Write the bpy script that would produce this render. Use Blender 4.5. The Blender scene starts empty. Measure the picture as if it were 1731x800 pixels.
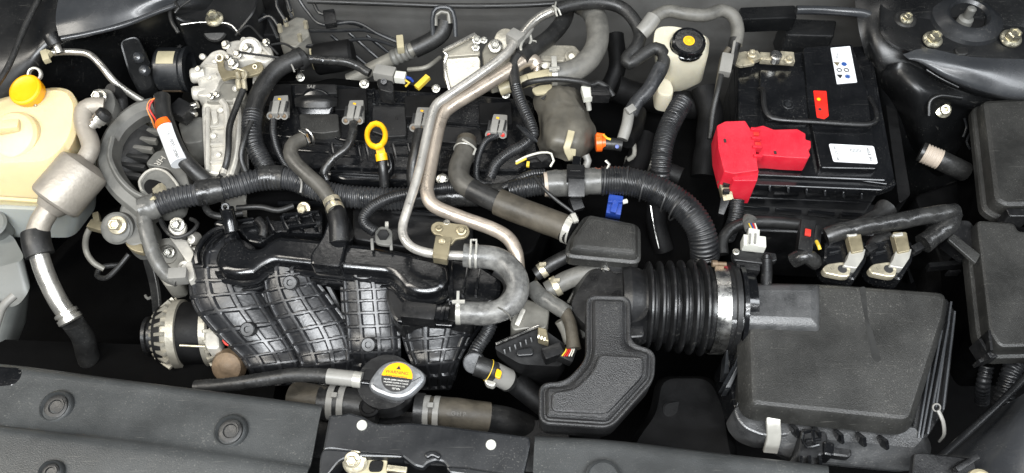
import bpy, bmesh, math, random
from mathutils import Vector, Matrix, noise
random.seed(7)
scene = bpy.context.scene
COL = scene.collection
R = math.radians
# ------------------------------------------------------------------ camera
PITCH, DIST, FPX = R(58), 1.25, 1442.0
CAM = Vector((0, -DIST*math.cos(PITCH), DIST*math.sin(PITCH)))
FWD = Vector((0, math.cos(PITCH), -math.sin(PITCH)))
UPV = Vector((0, math.sin(PITCH), math.cos(PITCH)))
cd = bpy.data.cameras.new('camera'); cam = bpy.data.objects.new('camera', cd); COL.objects.link(cam)
cam.location = CAM; cam.rotation_euler = (math.pi/2-PITCH, 0, 0)
cd.sensor_width = 36; cd.lens = 36*FPX/1731; cd.clip_start = .02; cd.clip_end = 50
scene.camera = cam
# ------------------------------------------------------------------ world and lamps (workshop ceiling lamps, added glint strips)
w = bpy.data.worlds.new('World'); scene.world = w; w.use_nodes = True
w.node_tree.nodes['Background'].inputs[0].default_value = (.80, .88, 1, 1)
w.node_tree.nodes['Background'].inputs[1].default_value = .05
def lamp(name, loc, target, sx, sy, e, col):
    l = bpy.data.lights.new(name, 'AREA'); l.shape = 'RECTANGLE'; l.size = sx; l.size_y = sy; l.energy = e; l.color = col
    o = bpy.data.objects.new(name, l); COL.objects.link(o); o.location = loc
    o.rotation_euler = (Vector(target)-Vector(loc)).to_track_quat('-Z', 'Y').to_euler()
    return o
lamp('ceiling_lamp', (-.2, -1.62, 2.1), (0, .05, -.1), 2.2, .2, 56, (.93, .97, 1))
lamp('ceiling_lamp', (.1, -.95, 2.25), (0, .05, -.1), 2.2, .16, 28, (.97, .985, 1))  # second narrow strip, added for thin highlights
lamp('glint_strip', (.0, -1.12, 1.95), (0, .05, -.1), 1.9, .035, 17, (.97, .985, 1))  # unseen bare strip near the camera, added for crisp glints
lamp('ceiling_lamp', (-1.7, -.3, 1.9), (-.2, .1, 0), .4, 1.6, 26, (1, .95, .86))
lamp('ceiling_lamp', (1.7, -.5, 2.0), (.2, .05, 0), .4, 1.6, 20, (.92, .96, 1))
lamp('ceiling_lamp', (0, 1.5, 2.2), (0, .1, 0), 1.8, .25, 6, (1, .97, .92))
vs = scene.view_settings; vs.view_transform = 'Standard'; vs.look = 'None'; vs.exposure = 0.6; vs.gamma = 1
scene.render.engine = 'CYCLES'
# ------------------------------------------------------------------ placing helpers (photo pixel + height in cm -> point)
def P(x, y, z=0.0):
    d = FWD + Vector((1, 0, 0))*((x-865.5)/FPX) - UPV*((y-400)/FPX)
    return CAM + d*((z*.01-CAM.z)/d.z)
def PP(p, z=0.0): return P(p[0], p[1], p[2] if len(p) > 2 else z)
def pxm(v): return (v-CAM).dot(FWD)/FPX          # metres per photo pixel at v
def cr(p0, p1, p2, p3, t):
    return .5*((2*p1)+(p2-p0)*t+(2*p0-5*p1+4*p2-p3)*t*t+(3*p1-p0-3*p2+p3)*t**3)
def spline(pts, step):
    out = []
    n = len(pts)
    for i in range(n-1):
        a, b = pts[i], pts[i+1]
        p0 = pts[i-1] if i else a+(a-b); p3 = pts[i+2] if i+2 < n else b+(b-a)
        k = max(1, int((Vector(b[:3])-Vector(a[:3])).length/step))
        for j in range(k): out.append(cr(p0, a, b, p3, j/k))
    out.append(pts[-1])
    return out
def up_frame(a, hint=None):
    a = a.normalized(); h = hint or (Vector((0, 0, 1)) if abs(a.z) < .8 else Vector((0, -1, 0)))
    s = a.cross(h).normalized(); u = s.cross(a).normalized()
    return a, s, u
TRI = [0]
class B:
    def __init__(self): self.bm = bmesh.new(); self.caps = []
    def quad(self, *v):
        try: self.bm.faces.new(v)
        except ValueError: pass
    def rings(self, rings, cap0=True, cap1=True, closed=False):
        vr = [[self.bm.verts.new(p) for p in r] for r in rings]
        n = len(vr[0])
        for a, b in zip(vr, vr[1:] + ([vr[0]] if closed else [])):
            for i in range(n): self.quad(a[i], a[(i+1) % n], b[(i+1) % n], b[i])
        if not closed:
            if cap0: self.quad(*reversed(vr[0]))
            if cap1: self.quad(*vr[-1])
        return self
    def tube(self, pts, w=None, kind='plain', n=14, pitch=.42, amp=.10, step=None, flat=1.0, caps=True, closed=False, lump=0):
        P3 = []
        for p in pts:
            v = P(*p[:3]); ww = p[3] if len(p) > 3 else w
            P3.append(Vector((v.x, v.y, v.z, ww*pxm(v)/2)))
        if closed: P3.append(P3[0].copy())
        pitch *= .01
        step = step or {'plain': .006, 'corr': pitch/6, 'tape': .0025}[kind]
        S = spline(P3, step)
        rings = []; L = 0; u = None; seed = random.random()*50
        for i, q in enumerate(S):
            c = Vector(q[:3]); a = Vector(S[min(i+1, len(S)-1)][:3])-Vector(S[max(i-1, 0)][:3])
            if a.length < 1e-9: continue
            a.normalize()
            if u is None: _, s, u = up_frame(a)
            u = (u-a*u.dot(a)).normalized(); s = a.cross(u)
            if i: L += (c-Vector(S[i-1][:3])).length
            ring = []
            for k in range(n):
                th = 2*math.pi*k/n; r = q[3]
                if kind == 'corr':
                    x = math.sin(2*math.pi*L/pitch); r *= 1-amp*.5+amp*.5*math.copysign(abs(x)**.55, x)
                elif kind == 'tape':
                    f = (L/pitch/2.4+th/(2*math.pi)) % 1; r *= .96+.075*f+.03*noise.noise(Vector((c.x*90+seed, c.y*90, th)))
                if lump: r *= 1+lump*noise.noise(c*45+Vector((seed, math.cos(th)*.8, math.sin(th)*.8)))
                ring.append(c+s*math.cos(th)*r+u*math.sin(th)*r*flat)
            rings.append(ring)
        if closed: rings.pop()
        self.rings(rings, caps, caps, closed)
        return self
    def lathe(self, c, ax, prof, n=28, hint=None, sx=1, a0=0, a1=360, hexn=None):
        """prof: (radius_cm, height_cm) along ax from c"""
        a, s, u = up_frame(ax, hint)
        rings = []
        for r, h in prof:
            rings.append([c+a*(h*.01)+(s*math.cos(2*math.pi*k/n)*sx+u*math.sin(2*math.pi*k/n))*(max(r, .002)*.01) for k in range(n)])
        self.rings(rings)
        return self
    def ring(self, c, ax, r, w, t, n=28, a0=0, a1=360):
        """band of inner radius r, width w, thickness t (cm)"""
        a, s, u = up_frame(ax)
        def rg(rr, h): return [c+a*(h*.01)+(s*math.cos(R(a0+(a1-a0)*k/n))+u*math.sin(R(a0+(a1-a0)*k/n)))*(rr*.01) for k in range(n if a1-a0 >= 360 else n+1)]
        q = [rg(r, -w/2), rg(r+t*.7, -w/2), rg(r+t, -w/2+t*.3), rg(r+t, w/2-t*.3), rg(r+t*.7, w/2), rg(r, w/2)]
        if a1-a0 >= 360: self.rings(q, closed=True)
        else:
            qt = [[q[j][k] for j in range(6)] for k in range(n+1)]; self.rings(qt)
        return self
    def bar(self, p0, p1, w, h, bev=.12, hint=None, w1=None):
        """box from p0 to p1 (px,px,cm), w px wide, h cm thick"""
        a0, a1 = P(*p0), P(*p1)
        return self.bar3(a0, a1, w*pxm(a0)*100, h, bev, hint, w1*pxm(a1)*100 if w1 else None)
    def bar3(self, a0, a1, w, h, bev=.12, hint=None, w1=None):
        a, s, u = up_frame(a1-a0, hint); w *= .01; h *= .01; w1 = w if w1 is None else w1*.01
        c = []
        for q, ww in ((a0, w), (a1, w1)):
            for i, j in ((-1, -1), (1, -1), (1, 1), (-1, 1)): c.append(self.bm.verts.new(q+s*ww/2*i+u*h/2*j))
        fs = [self.bm.faces.new([c[i] for i in f]) for f in ((3, 2, 1, 0), (4, 5, 6, 7), (0, 1, 5, 4), (1, 2, 6, 5), (2, 3, 7, 6), (3, 0, 4, 7))]
        if bev:
            es = {e for f in fs for e in f.edges}
            bmesh.ops.bevel(self.bm, geom=list(es), offset=bev*.01, segments=2, affect='EDGES', profile=.7, clamp_overlap=True)
        return self
    def fil(self, v, r, n=4):
        m = len(v); out = []
        for i in range(m):
            p, a, b = v[i], v[i-1]-v[i], v[(i+1) % m]-v[i]
            d = max(1e-6, min((r[i] if isinstance(r, list) else r)*.01, a.length*.45, b.length*.45))
            A, Bq = p+a.normalized()*d, p+b.normalized()*d
            for k in range(n+1):
                t = k/n; out.append(A*(1-t)**2+p*2*t*(1-t)+Bq*t*t)
        return out
    def prism(self, pts, z=0.0, h=2.0, r=.5, b=.15, prof=None, dirn='z', hgt=0, n=4, dense=False):
        v = [PP(p, z) for p in pts]
        N = Vector()
        for i in range(len(v)): N += (v[i]).cross(v[(i+1) % len(v)])
        N.normalize()
        if N.z < 0: v.reverse(); N = -N
        if dense: v = self.fil(v, r, n)
        D = Vector((0, 0, -1)) if dirn == 'z' else (-N if dirn == 'n' else dirn)
        m = len(v); off = []; cvx = []
        for i in range(m):
            e1 = (v[i]-v[i-1]); e2 = (v[(i+1) % m]-v[i])
            n1 = N.cross(e1).normalized() if e1.length > 1e-7 else None; n2 = N.cross(e2).normalized() if e2.length > 1e-7 else n1
            n1 = n1 or n2; q = (n1+n2)
            q = q/max(.45, q.length**2/2) if q.length > 1e-6 else n1
            off.append(q); cvx.append(1 if e1.cross(e2).dot(N) > 0 else -1)
        prof = prof or [(b, 0), (b*.3, b*.3), (0, b), (0, h)]
        rings = []
        for ins, dp in prof:
            ring = [v[i]+off[i]*(ins*.01)+D*((dp-hgt)*.01) for i in range(m)]
            rings.append(ring if dense else self.fil(ring, [max(.06, r-ins*cvx[i]) for i in range(m)], n))
        rings = [list(q) for q in rings[::-1]]
        vr = [[self.bm.verts.new(p) for p in q] for q in rings]; k = len(vr[0])
        for a_, b_ in zip(vr, vr[1:]):
            for i in range(k): self.quad(a_[i], a_[(i+1) % k], b_[(i+1) % k], b_[i])
        self.quad(*reversed(vr[0]))
        # the cap: one flat face, shaded flat
        f = self.bm.faces.new(vr[-1]); self.caps.append(f)
        return self
    def loft(self, rr, r=1.0, n=4):
        self.rings([self.fil([P(*p) for p in ring], r, n) for ring in rr]); return self
    def grid(self, fn, nu, nv, disp=None, closed_u=False):
        V = [[fn(i/nu, j/nv) for i in range(nu+1)] for j in range(nv+1)]
        if disp:
            W = []
            for j in range(nv+1):
                row = []
                for i in range(nu+1):
                    du = V[j][min(i+1, nu)]-V[j][max(i-1, 0)]; dv = V[min(j+1, nv)][i]-V[max(j-1, 0)][i]
                    nn = dv.cross(du); nn = nn.normalized() if nn.length > 1e-12 else Vector((0, 0, 1))
                    row.append(V[j][i]+nn*(.01*disp(i/nu, j/nv)))
                W.append(row)
            V = W
        vv = [[self.bm.verts.new(p) for p in row] for row in V]
        for j in range(nv):
            for i in range(nu): self.quad(vv[j][i+1], vv[j][i], vv[j+1][i], vv[j+1][i+1])
        return self
    def surf(self, rows, nu=10, nv=10, disp=None, closed=False):
        """smooth sheet through a grid of (px,px,cm) points"""
        C = [[P(*p) for p in row] for row in rows]; nr, nc = len(C), len(C[0])
        def at1(a, t):
            x = t*(len(a)-1); i = min(int(x), len(a)-2); f = x-i
            p0 = a[i-1] if i else a[0]*2-a[1]; p3 = a[i+2] if i+2 < len(a) else a[-1]*2-a[-2]
            return cr(p0, a[i], a[i+1], p3, f)
        cache = {}
        def fn(u, v):
            if v not in cache: cache[v] = [at1([C[j][i] for j in range(nr)], v) for i in range(nc)]
            return at1(cache[v], u)
        return self.grid(fn, nu*(nc-1), nv*(nr-1), disp)
MATS = {}
def mat(name, col, rough=.5, metal=0., var=.25, vsc=25., bump=.1, bsc=250., dust=0., dcol=(.16, .15, .13), coat=0., rvar=.15, em=0, sss=0, stretch=None, grain=0, spec=.5, speck=0.):
    m = bpy.data.materials.new(name); m.use_nodes = True; nt = m.node_tree; N = nt.nodes; L = nt.links
    p = N['Principled BSDF']; tc = N.new('ShaderNodeTexCoord'); mp = N.new('ShaderNodeMapping')
    L.new(tc.outputs['Object'], mp.inputs[0])
    if stretch: mp.inputs['Scale'].default_value = stretch
    n1 = N.new('ShaderNodeTexNoise'); n1.inputs['Scale'].default_value = vsc; n1.inputs['Detail'].default_value = 6; n1.inputs['Roughness'].default_value = .62
    L.new(mp.outputs[0], n1.inputs['Vector'])
    rp = N.new('ShaderNodeMapRange'); rp.inputs[1].default_value = .3; rp.inputs[2].default_value = .7
    rp.inputs[3].default_value = 1-var; rp.inputs[4].default_value = 1+var; L.new(n1.outputs[0], rp.inputs[0])
    mx = N.new('ShaderNodeMix'); mx.data_type = 'RGBA'; mx.blend_type = 'MULTIPLY'; mx.inputs['Factor'].default_value = 1
    mx.inputs['A'].default_value = (*col, 1); L.new(rp.outputs[0], mx.inputs['B'])
    out = mx.outputs['Result']
    if dust:
        n3 = N.new('ShaderNodeTexNoise'); n3.inputs['Scale'].default_value = vsc*.8+7; n3.inputs['Detail'].default_value = 8; n3.inputs['Roughness'].default_value = .7
        L.new(mp.outputs[0], n3.inputs['Vector'])
        r3 = N.new('ShaderNodeMapRange'); r3.inputs[1].default_value = .38; r3.inputs[2].default_value = .72; r3.inputs[3].default_value = dust*.15; r3.inputs[4].default_value = dust
        L.new(n3.outputs[0], r3.inputs[0])
        m3 = N.new('ShaderNodeMix'); m3.data_type = 'RGBA'; L.new(r3.outputs[0], m3.inputs['Factor']); L.new(out, m3.inputs['A']); m3.inputs['B'].default_value = (*dcol, 1)
        out = m3.outputs['Result']
    if speck:      # sparse dust grains and scuffs
        n4 = N.new('ShaderNodeTexNoise'); n4.inputs['Scale'].default_value = 420; n4.inputs['Detail'].default_value = 2; L.new(tc.outputs['Object'], n4.inputs['Vector'])
        n5 = N.new('ShaderNodeTexNoise'); n5.inputs['Scale'].default_value = 14; n5.inputs['Detail'].default_value = 4; L.new(tc.outputs['Object'], n5.inputs['Vector'])
        ad = N.new('ShaderNodeMath'); ad.operation = 'MULTIPLY_ADD'; ad.inputs[1].default_value = .35; L.new(n5.outputs[0], ad.inputs[0]); L.new(n4.outputs[0], ad.inputs[2])
        r4 = N.new('ShaderNodeMapRange'); r4.inputs[1].default_value = .82; r4.inputs[2].default_value = .93; r4.inputs[3].default_value = 0; r4.inputs[4].default_value = speck; L.new(ad.outputs[0], r4.inputs[0])
        # long faint scratches
        mp2 = N.new('ShaderNodeMapping'); mp2.inputs['Rotation'].default_value = (0, 0, .7); mp2.inputs['Scale'].default_value = (22, 520, 40); L.new(tc.outputs['Object'], mp2.inputs[0])
        n6 = N.new('ShaderNodeTexNoise'); n6.inputs['Scale'].default_value = 1; n6.inputs['Detail'].default_value = 1; L.new(mp2.outputs[0], n6.inputs['Vector'])
        r6 = N.new('ShaderNodeMapRange'); r6.inputs[1].default_value = .72; r6.inputs[2].default_value = .78; r6.inputs[3].default_value = 0; r6.inputs[4].default_value = speck*.7; L.new(n6.outputs[0], r6.inputs[0])
        mxm = N.new('ShaderNodeMath'); mxm.operation = 'MAXIMUM'; L.new(r4.outputs[0], mxm.inputs[0]); L.new(r6.outputs[0], mxm.inputs[1])
        m4 = N.new('ShaderNodeMix'); m4.data_type = 'RGBA'; L.new(mxm.outputs[0], m4.inputs['Factor']); L.new(out, m4.inputs['A']); m4.inputs['B'].default_value = (.30, .29, .26, 1); out = m4.outputs['Result']
    L.new(out, p.inputs['Base Color'])
    r2 = N.new('ShaderNodeMapRange'); r2.inputs[1].default_value = .3; r2.inputs[2].default_value = .7
    r2.inputs[3].default_value = max(.04, rough-rvar); r2.inputs[4].default_value = min(1, rough+rvar); L.new(n1.outputs[0], r2.inputs[0]); L.new(r2.outputs[0], p.inputs['Roughness'])
    p.inputs['Metallic'].default_value = metal; p.inputs['Specular IOR Level'].default_value = spec
    if coat: p.inputs['Coat Weight'].default_value = coat; p.inputs['Coat Roughness'].default_value = .12
    if sss: p.inputs['Subsurface Weight'].default_value = sss; p.inputs['Subsurface Radius'].default_value = (.02, .015, .008); p.inputs['Subsurface Scale'].default_value = 1
    if bump:
        n2 = N.new('ShaderNodeTexNoise'); n2.inputs['Scale'].default_value = bsc; n2.inputs['Detail'].default_value = 3; L.new(mp.outputs[0], n2.inputs['Vector'])
        bp = N.new('ShaderNodeBump'); bp.inputs['Strength'].default_value = bump; bp.inputs['Distance'].default_value = .001
        L.new(n2.outputs[0], bp.inputs['Height']); L.new(bp.outputs[0], p.inputs['Normal'])
    MATS[name] = m
    return m
mat('gloss', (.0035, .0038, .0045), .18, bump=.12, bsc=120, dust=.03, dcol=(.09, .09, .09), rvar=.07, spec=.6, speck=0.11)
mat('runner', (.0095, .010, .0115), .36, bump=.3, bsc=260, dust=.08, dcol=(.09, .09, .09), rvar=.05, vsc=30, spec=.8, speck=0.09)
mat('rubber_mid', (.045, .043, .038), .42, bump=.3, dust=.4, dcol=(.13, .12, .10), vsc=30)
mat('bolt_steel', (.42, .41, .37), .32, metal=.9, bump=.2, var=.15, vsc=60)
mat('flange', (.030, .031, .032), .34, bump=.6, bsc=500, dust=.4, dcol=(.12, .12, .12), spec=.8, speck=0.18)  # lighter box plastic: light on duct and front flange put into the colour
mat('satin', (.0055, .0056, .006), .38, bump=.2, bsc=300, dust=.05, dcol=(.09, .09, .09), speck=0.16)
mat('gap_shade', (.0012, .0012, .0013), .7, spec=.06, bump=.2, dust=.03, dcol=(.03, .03, .03))  # near black base, shade of the deep gaps put into the colour
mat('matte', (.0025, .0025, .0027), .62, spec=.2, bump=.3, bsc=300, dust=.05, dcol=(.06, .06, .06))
mat('lid', (.014, .014, .013), .42, bump=.5, bsc=600, dust=.45, dcol=(.056, .055, .051), vsc=11, rvar=.12, speck=0.2)  # dust tone also carries the ceiling light reflected on the lid
mat('grain', (.013, .013, .0135), .40, bump=1.0, bsc=700, dust=.14, dcol=(.07, .07, .068), vsc=14, speck=0.14)
mat('shroud', (.026, .028, .0285), .42, bump=.35, bsc=600, dust=.4, dcol=(.068, .071, .071), vsc=9, rvar=.12, speck=0.18)
mat('steel_black', (.008, .009, .0105), .40, bump=.08, bsc=60, dust=.08, dcol=(.07, .07, .07), vsc=10, coat=.1, speck=0.16)
mat('paint', (.026, .028, .031), .30, bump=.05, bsc=60, dust=.25, dcol=(.07, .07, .07), vsc=8, coat=.25, speck=0.14)
mat('paint_dark', (.004, .0043, .0047), .34, bump=.08, bsc=60, dust=.08, dcol=(.05, .05, .05), vsc=8, speck=0.14)
mat('firewall', (.088, .088, .085), .6, bump=.1, dust=.3, dcol=(.11, .10, .09), vsc=9)
mat('conduit', (.008, .0085, .0095), .36, bump=.15, dust=.14, dcol=(.10, .10, .10), vsc=40, speck=0.16)
mat('conduit_dusty', (.017, .018, .020), .36, bump=.2, dust=.3, dcol=(.095, .095, .095), vsc=40, speck=0.2)
mat('tape', (.010, .010, .0105), .30, bump=.9, bsc=90, dust=.2, dcol=(.11, .11, .10), vsc=45, speck=0.16)
mat('tape_grey', (.07, .07, .066), .33, bump=.9, bsc=80, dust=.4, dcol=(.17, .165, .15), vsc=45)
mat('rubber', (.010, .010, .010), .45, bump=.25, dust=.12, dcol=(.08, .08, .075), vsc=30, speck=0.14)
mat('rubber_dusty', (.085, .083, .076), .55, bump=.3, dust=.5, dcol=(.19, .18, .155), vsc=35)
mat('rubber_u', (.045, .045, .044), .38, bump=.5, bsc=120, dust=.95, dcol=(.21, .207, .195), vsc=75)
mat('rubber_brown', (.034, .030, .023), .5, bump=.3, dust=.45, dcol=(.13, .11, .08), vsc=25)
mat('heatcover', (.078, .073, .061), .50, bump=.6, bsc=70, dust=.45, dcol=(.15, .135, .105), vsc=16, speck=0.14)
mat('alu_cast', (.56, .54, .49), .40, metal=.35, bump=.5, bsc=160, var=.3, dust=.35, dcol=(.22, .19, .14), vsc=22)
mat('alu_sheet', (.34, .32, .27), .42, metal=.45, bump=.5, bsc=120, var=.35, dust=.4, dcol=(.2, .18, .13), vsc=18)
mat('alu_dark', (.19, .183, .16), .5, metal=.2, bump=.5, bsc=160, var=.3, dust=.3, dcol=(.15, .14, .12), vsc=22)
mat('bracket_grey', (.095, .095, .088), .5, metal=.1, bump=.4, bsc=140, dust=.5, dcol=(.17, .165, .15), vsc=26)
mat('alu_pipe', (.62, .60, .55), .30, metal=.85, bump=.15, var=.2, dust=.35, dcol=(.32, .30, .26), vsc=30)
mat('pipe_grey', (.52, .50, .46), .36, metal=.6, bump=.2, var=.2, dust=.4, dcol=(.24, .23, .21), vsc=40)
mat('pipe_brown', (.50, .43, .355), .36, metal=.65, bump=.2, var=.25, dust=.4, dcol=(.27, .235, .195), vsc=30)
mat('muffler', (.33, .30, .26), .48, metal=.4, bump=.5, bsc=220, var=.2, dust=.5, dcol=(.24, .22, .18), vsc=25, speck=0.14)
mat('steel', (.60, .59, .56), .28, metal=1., bump=.1, var=.2, vsc=60)
mat('zinc', (.58, .53, .40), .36, metal=.7, bump=.2, var=.25, vsc=70, dust=.2, dcol=(.25, .2, .12))
mat('zinc_bolt', (.52, .49, .38), .30, metal=.9, bump=.2, var=.2, vsc=120)
mat('tan_metal', (.30, .26, .17), .40, metal=.6, bump=.25, var=.25, vsc=40, dust=.3, dcol=(.22, .19, .13))
mat('rust', (.15, .105, .065), .6, metal=.3, bump=.5, var=.4, vsc=60)
mat('cream', (.66, .54, .31), .36, bump=.05, var=.07, vsc=8, sss=.5, dust=.15, dcol=(.45, .38, .24))
mat('cream_pale', (.33, .35, .33), .42, bump=.05, var=.05, vsc=8, sss=.2, dust=.2, dcol=(.38, .37, .33))
mat('brake_plastic', (.60, .56, .44), .42, bump=.1, var=.1, vsc=18, sss=.2, dust=.35, dcol=(.36, .32, .22))
mat('grey_tank', (.13, .137, .13), .5, bump=.1, var=.1, vsc=12, dust=.3, dcol=(.12, .12, .11))
mat('orange', (.86, .38, .004), .38, bump=.1, var=.08)
mat('yellow', (.84, .43, .008), .33, bump=.1, var=.08)
mat('red', (.52, .010, .026), .42, bump=.25, var=.12, dust=.12, dcol=(.5, .12, .12), bsc=300, speck=0.11)
mat('red_sticker', (.80, .02, .012), .35, bump=0, var=.02)
mat('orange_red', (.80, .12, .01), .35, bump=.1, var=.1)
mat('blue', (.015, .045, .24), .35, bump=.1, var=.1)
mat('white', (.72, .73, .74), .42, bump=.02, var=.03)
mat('white_plastic', (.55, .55, .50), .42, bump=.1, var=.1, dust=.3, dcol=(.3, .28, .23))
mat('connector', (.21, .205, .19), .42, bump=.15, var=.15, dust=.2, dcol=(.15, .14, .12))
mat('clip_white', (.44, .43, .39), .34, bump=.1, metal=.45, var=.1)
mat('ivory', (.36, .32, .21), .5, bump=.2, var=.12, vsc=40)
mat('cap_metal', (.30, .31, .32), .38, metal=.75, bump=.1, var=.1, vsc=60)
mat('ink', (.02, .02, .02), .5, bump=0, var=0)
mat('ink_blue', (.02, .07, .25), .5, bump=0, var=0)
mat('ink_white', (.75, .74, .70), .5, bump=0, var=0)
mat('beige_tape', (.38, .32, .26), .5, bump=.3, var=.15)
mat('wire_red', (.5, .03, .02), .4, bump=0); mat('wire_white', (.6, .58, .5), .4, bump=0); mat('wire_black', (.015, .015, .015), .4, bump=0)
mat('wire_yellow', (.6, .42, .04), .4, bump=0); mat('wire_orange', (.6, .2, .05), .4, bump=0)
mat('stain', (.014, .014, .013), .55, bump=.1)
WLOC = {}
def link_mesh(name, me, m, parent, loc):
    o = bpy.data.objects.new(name, me); COL.objects.link(o)
    if not me.materials: me.materials.append(MATS[m])
    WLOC[o.name] = loc
    if parent is not None:
        o.parent = parent; o.location = loc-WLOC[parent.name]
    else: o.location = loc
    return o
def out(b, name, m, parent=None, label=None, cat=None, group=None, kind=None, ang=32):
    bm = b.bm
    flat = set()
    bmesh.ops.recalc_face_normals(bm, faces=bm.faces); bm.faces.index_update()
    flat = [f.index for f in b.caps if f.is_valid]
    lo = Vector((1e9,)*3); hi = -lo
    for v in bm.verts:
        for i in range(3): lo[i] = min(lo[i], v.co[i]); hi[i] = max(hi[i], v.co[i])
    c = (lo+hi)/2
    if parent is None: c.z = lo.z
    bm.transform(Matrix.Translation(-c))
    me = bpy.data.meshes.new(name); bm.to_mesh(me); bm.free()
    me.polygons.foreach_set('use_smooth', [True]*len(me.polygons)); me.set_sharp_from_angle(angle=R(ang))
    for i in flat: me.polygons[i].use_smooth = False
    TRI[0] += len(me.polygons)*2
    o = link_mesh(name, me, m, parent, c)
    if label: o['label'] = label
    if cat: o['category'] = cat
    if group: o['group'] = group
    if kind: o['kind'] = kind
    return o
def sheet(b, name, m, parent=None, th=.2, **k):
    """an open sheet given thickness"""
    bmesh.ops.recalc_face_normals(b.bm, faces=b.bm.faces)
    bmesh.ops.solidify(b.bm, geom=list(b.bm.faces), thickness=th*.01)
    return out(b, name, m, parent, **k)
def T(name, label, cat, x, y, z, group=None, drop=0):
    o = bpy.data.objects.new(name, None); COL.objects.link(o)
    v = P(x, y, z) - Vector((0, 0, drop*.01)); o.location = v; WLOC[o.name] = v; o.empty_display_size = .02
    o['label'] = label; o['category'] = cat
    if group: o['group'] = group
    return o
# shared bolt meshes (unit: 1 cm flange radius)
def unit_bolt():
    b = B(); z = Vector((0, 0, 0)); u = Vector((0, 0, 1))
    b.lathe(z, u, [(1, 0), (1, .12), (.93, .22), (.66, .30)], 24)
    b.lathe(z+u*.002, u, [(.66, 0), (.66, .70), (.56, .82), (.46, .82), (.36, .66)], 6)
    for f in list(b.bm.faces): f.smooth = False
    bmesh.ops.recalc_face_normals(b.bm, faces=b.bm.faces)
    me = bpy.data.meshes.new('bolt'); b.bm.to_mesh(me); b.bm.free(); return me
def unit_rivet():
    b = B(); b.lathe(Vector((0, 0, 0)), Vector((0, 0, 1)), [(1, 0), (1, .15), (.85, .35), (.5, .42), (.42, .2), (.01, .2)], 24)
    me = bpy.data.meshes.new('rivet'); b.bm.to_mesh(me); b.bm.free()
    me.polygons.foreach_set('use_smooth', [True]*len(me.polygons)); me.set_sharp_from_angle(angle=R(40)); return me
UB = {}
def bolt(x, y, z, w, parent, m='zinc_bolt', ax=(0, -.15, 1), name='bolt', me=None, label=None, cat=None):
    key = (m, name)
    if key not in UB:
        q = unit_rivet() if name != 'bolt' else unit_bolt(); q.materials.append(MATS[m]); UB[key] = q
    v = P(x, y, z); o = link_mesh(name, UB[key], m, parent, v)
    s = w/2*pxm(v)*100; o.scale = (s, s, s)
    o.rotation_euler = Vector(ax).to_track_quat('Z', 'Y').to_euler()
    if label: o['label'] = label; o['category'] = cat
    return o
def text(s, x, y, z, size, m, parent, name='lettering', ang=0, nrm=(0, 0, 1), ext=.01, adir=None):
    cu = bpy.data.curves.new('t', 'FONT'); cu.body = s; cu.size = 1; cu.align_x = 'CENTER'; cu.align_y = 'CENTER'; cu.extrude = .02
    t = bpy.data.objects.new('t', cu); COL.objects.link(t)
    bpy.context.view_layer.update()
    me = bpy.data.meshes.new_from_object(t.evaluated_get(bpy.context.evaluated_depsgraph_get()))
    bpy.data.objects.remove(t); me.name = name
    v = P(x, y, z); o = link_mesh(name, me, m, parent, v)
    k = size*pxm(v); o.scale = (k, k, k*.5)
    n = Vector(nrm).normalized(); X = Vector((math.cos(R(ang)), math.sin(R(ang)), 0)); X = (X-n*X.dot(n)).normalized(); Y = n.cross(X)
    o.rotation_euler = Matrix((X, Y, n)).transposed().to_euler()
    return o
def dvec(p0, p1): return (P(*p1)-P(*p0)).normalized()
Z = Vector((0, 0, 1))
FR = Vector((0, -.55, .83))      # direction back to the viewer
def one(fn_b, name, m, label, cat, group=None): return out(fn_b, name, m, None, label, cat, group)
# ================================================================== THE BODY SHELL
def struct(b, name, m, **k): return out(b, name, m, kind='structure', **k)
b = B(); b.bar3(Vector((-1.6, .1, -.47)), Vector((1.6, .1, -.47)), 260, 2, 0); struct(b, 'bay_floor', 'gap_shade')
b = B(); b.bar3(Vector((-1.3, .60, -.22)), Vector((1.3, .60, -.22)), 2, 46, .3); struct(b, 'bulkhead', 'firewall')
b = B(); b.bar3(Vector((-1.3, .64, .04)), Vector((1.3, .64, .04)), 14, 6, 1.2); struct(b, 'cowl', 'paint_dark')
b = B(); b.tube([(520, 2, 0), (640, 6, 0), (760, 10, 0), (880, 9, 0), (1000, 2, 0)], 9); struct(b, 'cowl_seal', 'rubber')
# left wing panel: curved upper sheet, rolled edge, deep side
b = B(); b.surf([[(-160, -60, 6), (60, -60, 8), (180, -50, 8), (300, -60, 6), (420, -60, 0)],
                 [(-160, 60, 4), (40, 40, 6), (110, 45, 6), (290, 5, 4), (400, 10, -2)],
                 [(-160, 130, 2), (20, 120, 3), (110, 75, 4), (285, 28, 2), (380, 60, -8)],
                 [(-160, 260, -6), (10, 200, -4), (110, 125, -3), (250, 90, -6), (330, 110, -16)],
                 [(-160, 420, -24), (20, 330, -22), (120, 250, -22), (240, 190, -24), (300, 200, -30)],
                 [(-160, 600, -44), (20, 500, -44), (120, 400, -44), (240, 330, -44), (300, 330, -44)]], 10, 10)
struct(b, 'inner_wing_left', 'paint_dark')
b = B(); b.surf([[(105, -30, 9), (190, -40, 9), (290, -40, 8)], [(95, 30, 7.6), (180, 10, 7.6), (300, -12, 6.5)], [(100, 62, 6.2), (180, 46, 6.0), (292, 8, 5)]], 10, 8)
sheet(b, 'wing_panel_left', 'paint', kind='structure')
b = B(); b.tube([(104, 66, 6.6), (150, 57, 6.4), (210, 42, 6), (262, 22, 5.6), (300, 8, 5)], 9); struct(b, 'panel_flange_left', 'paint')
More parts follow.
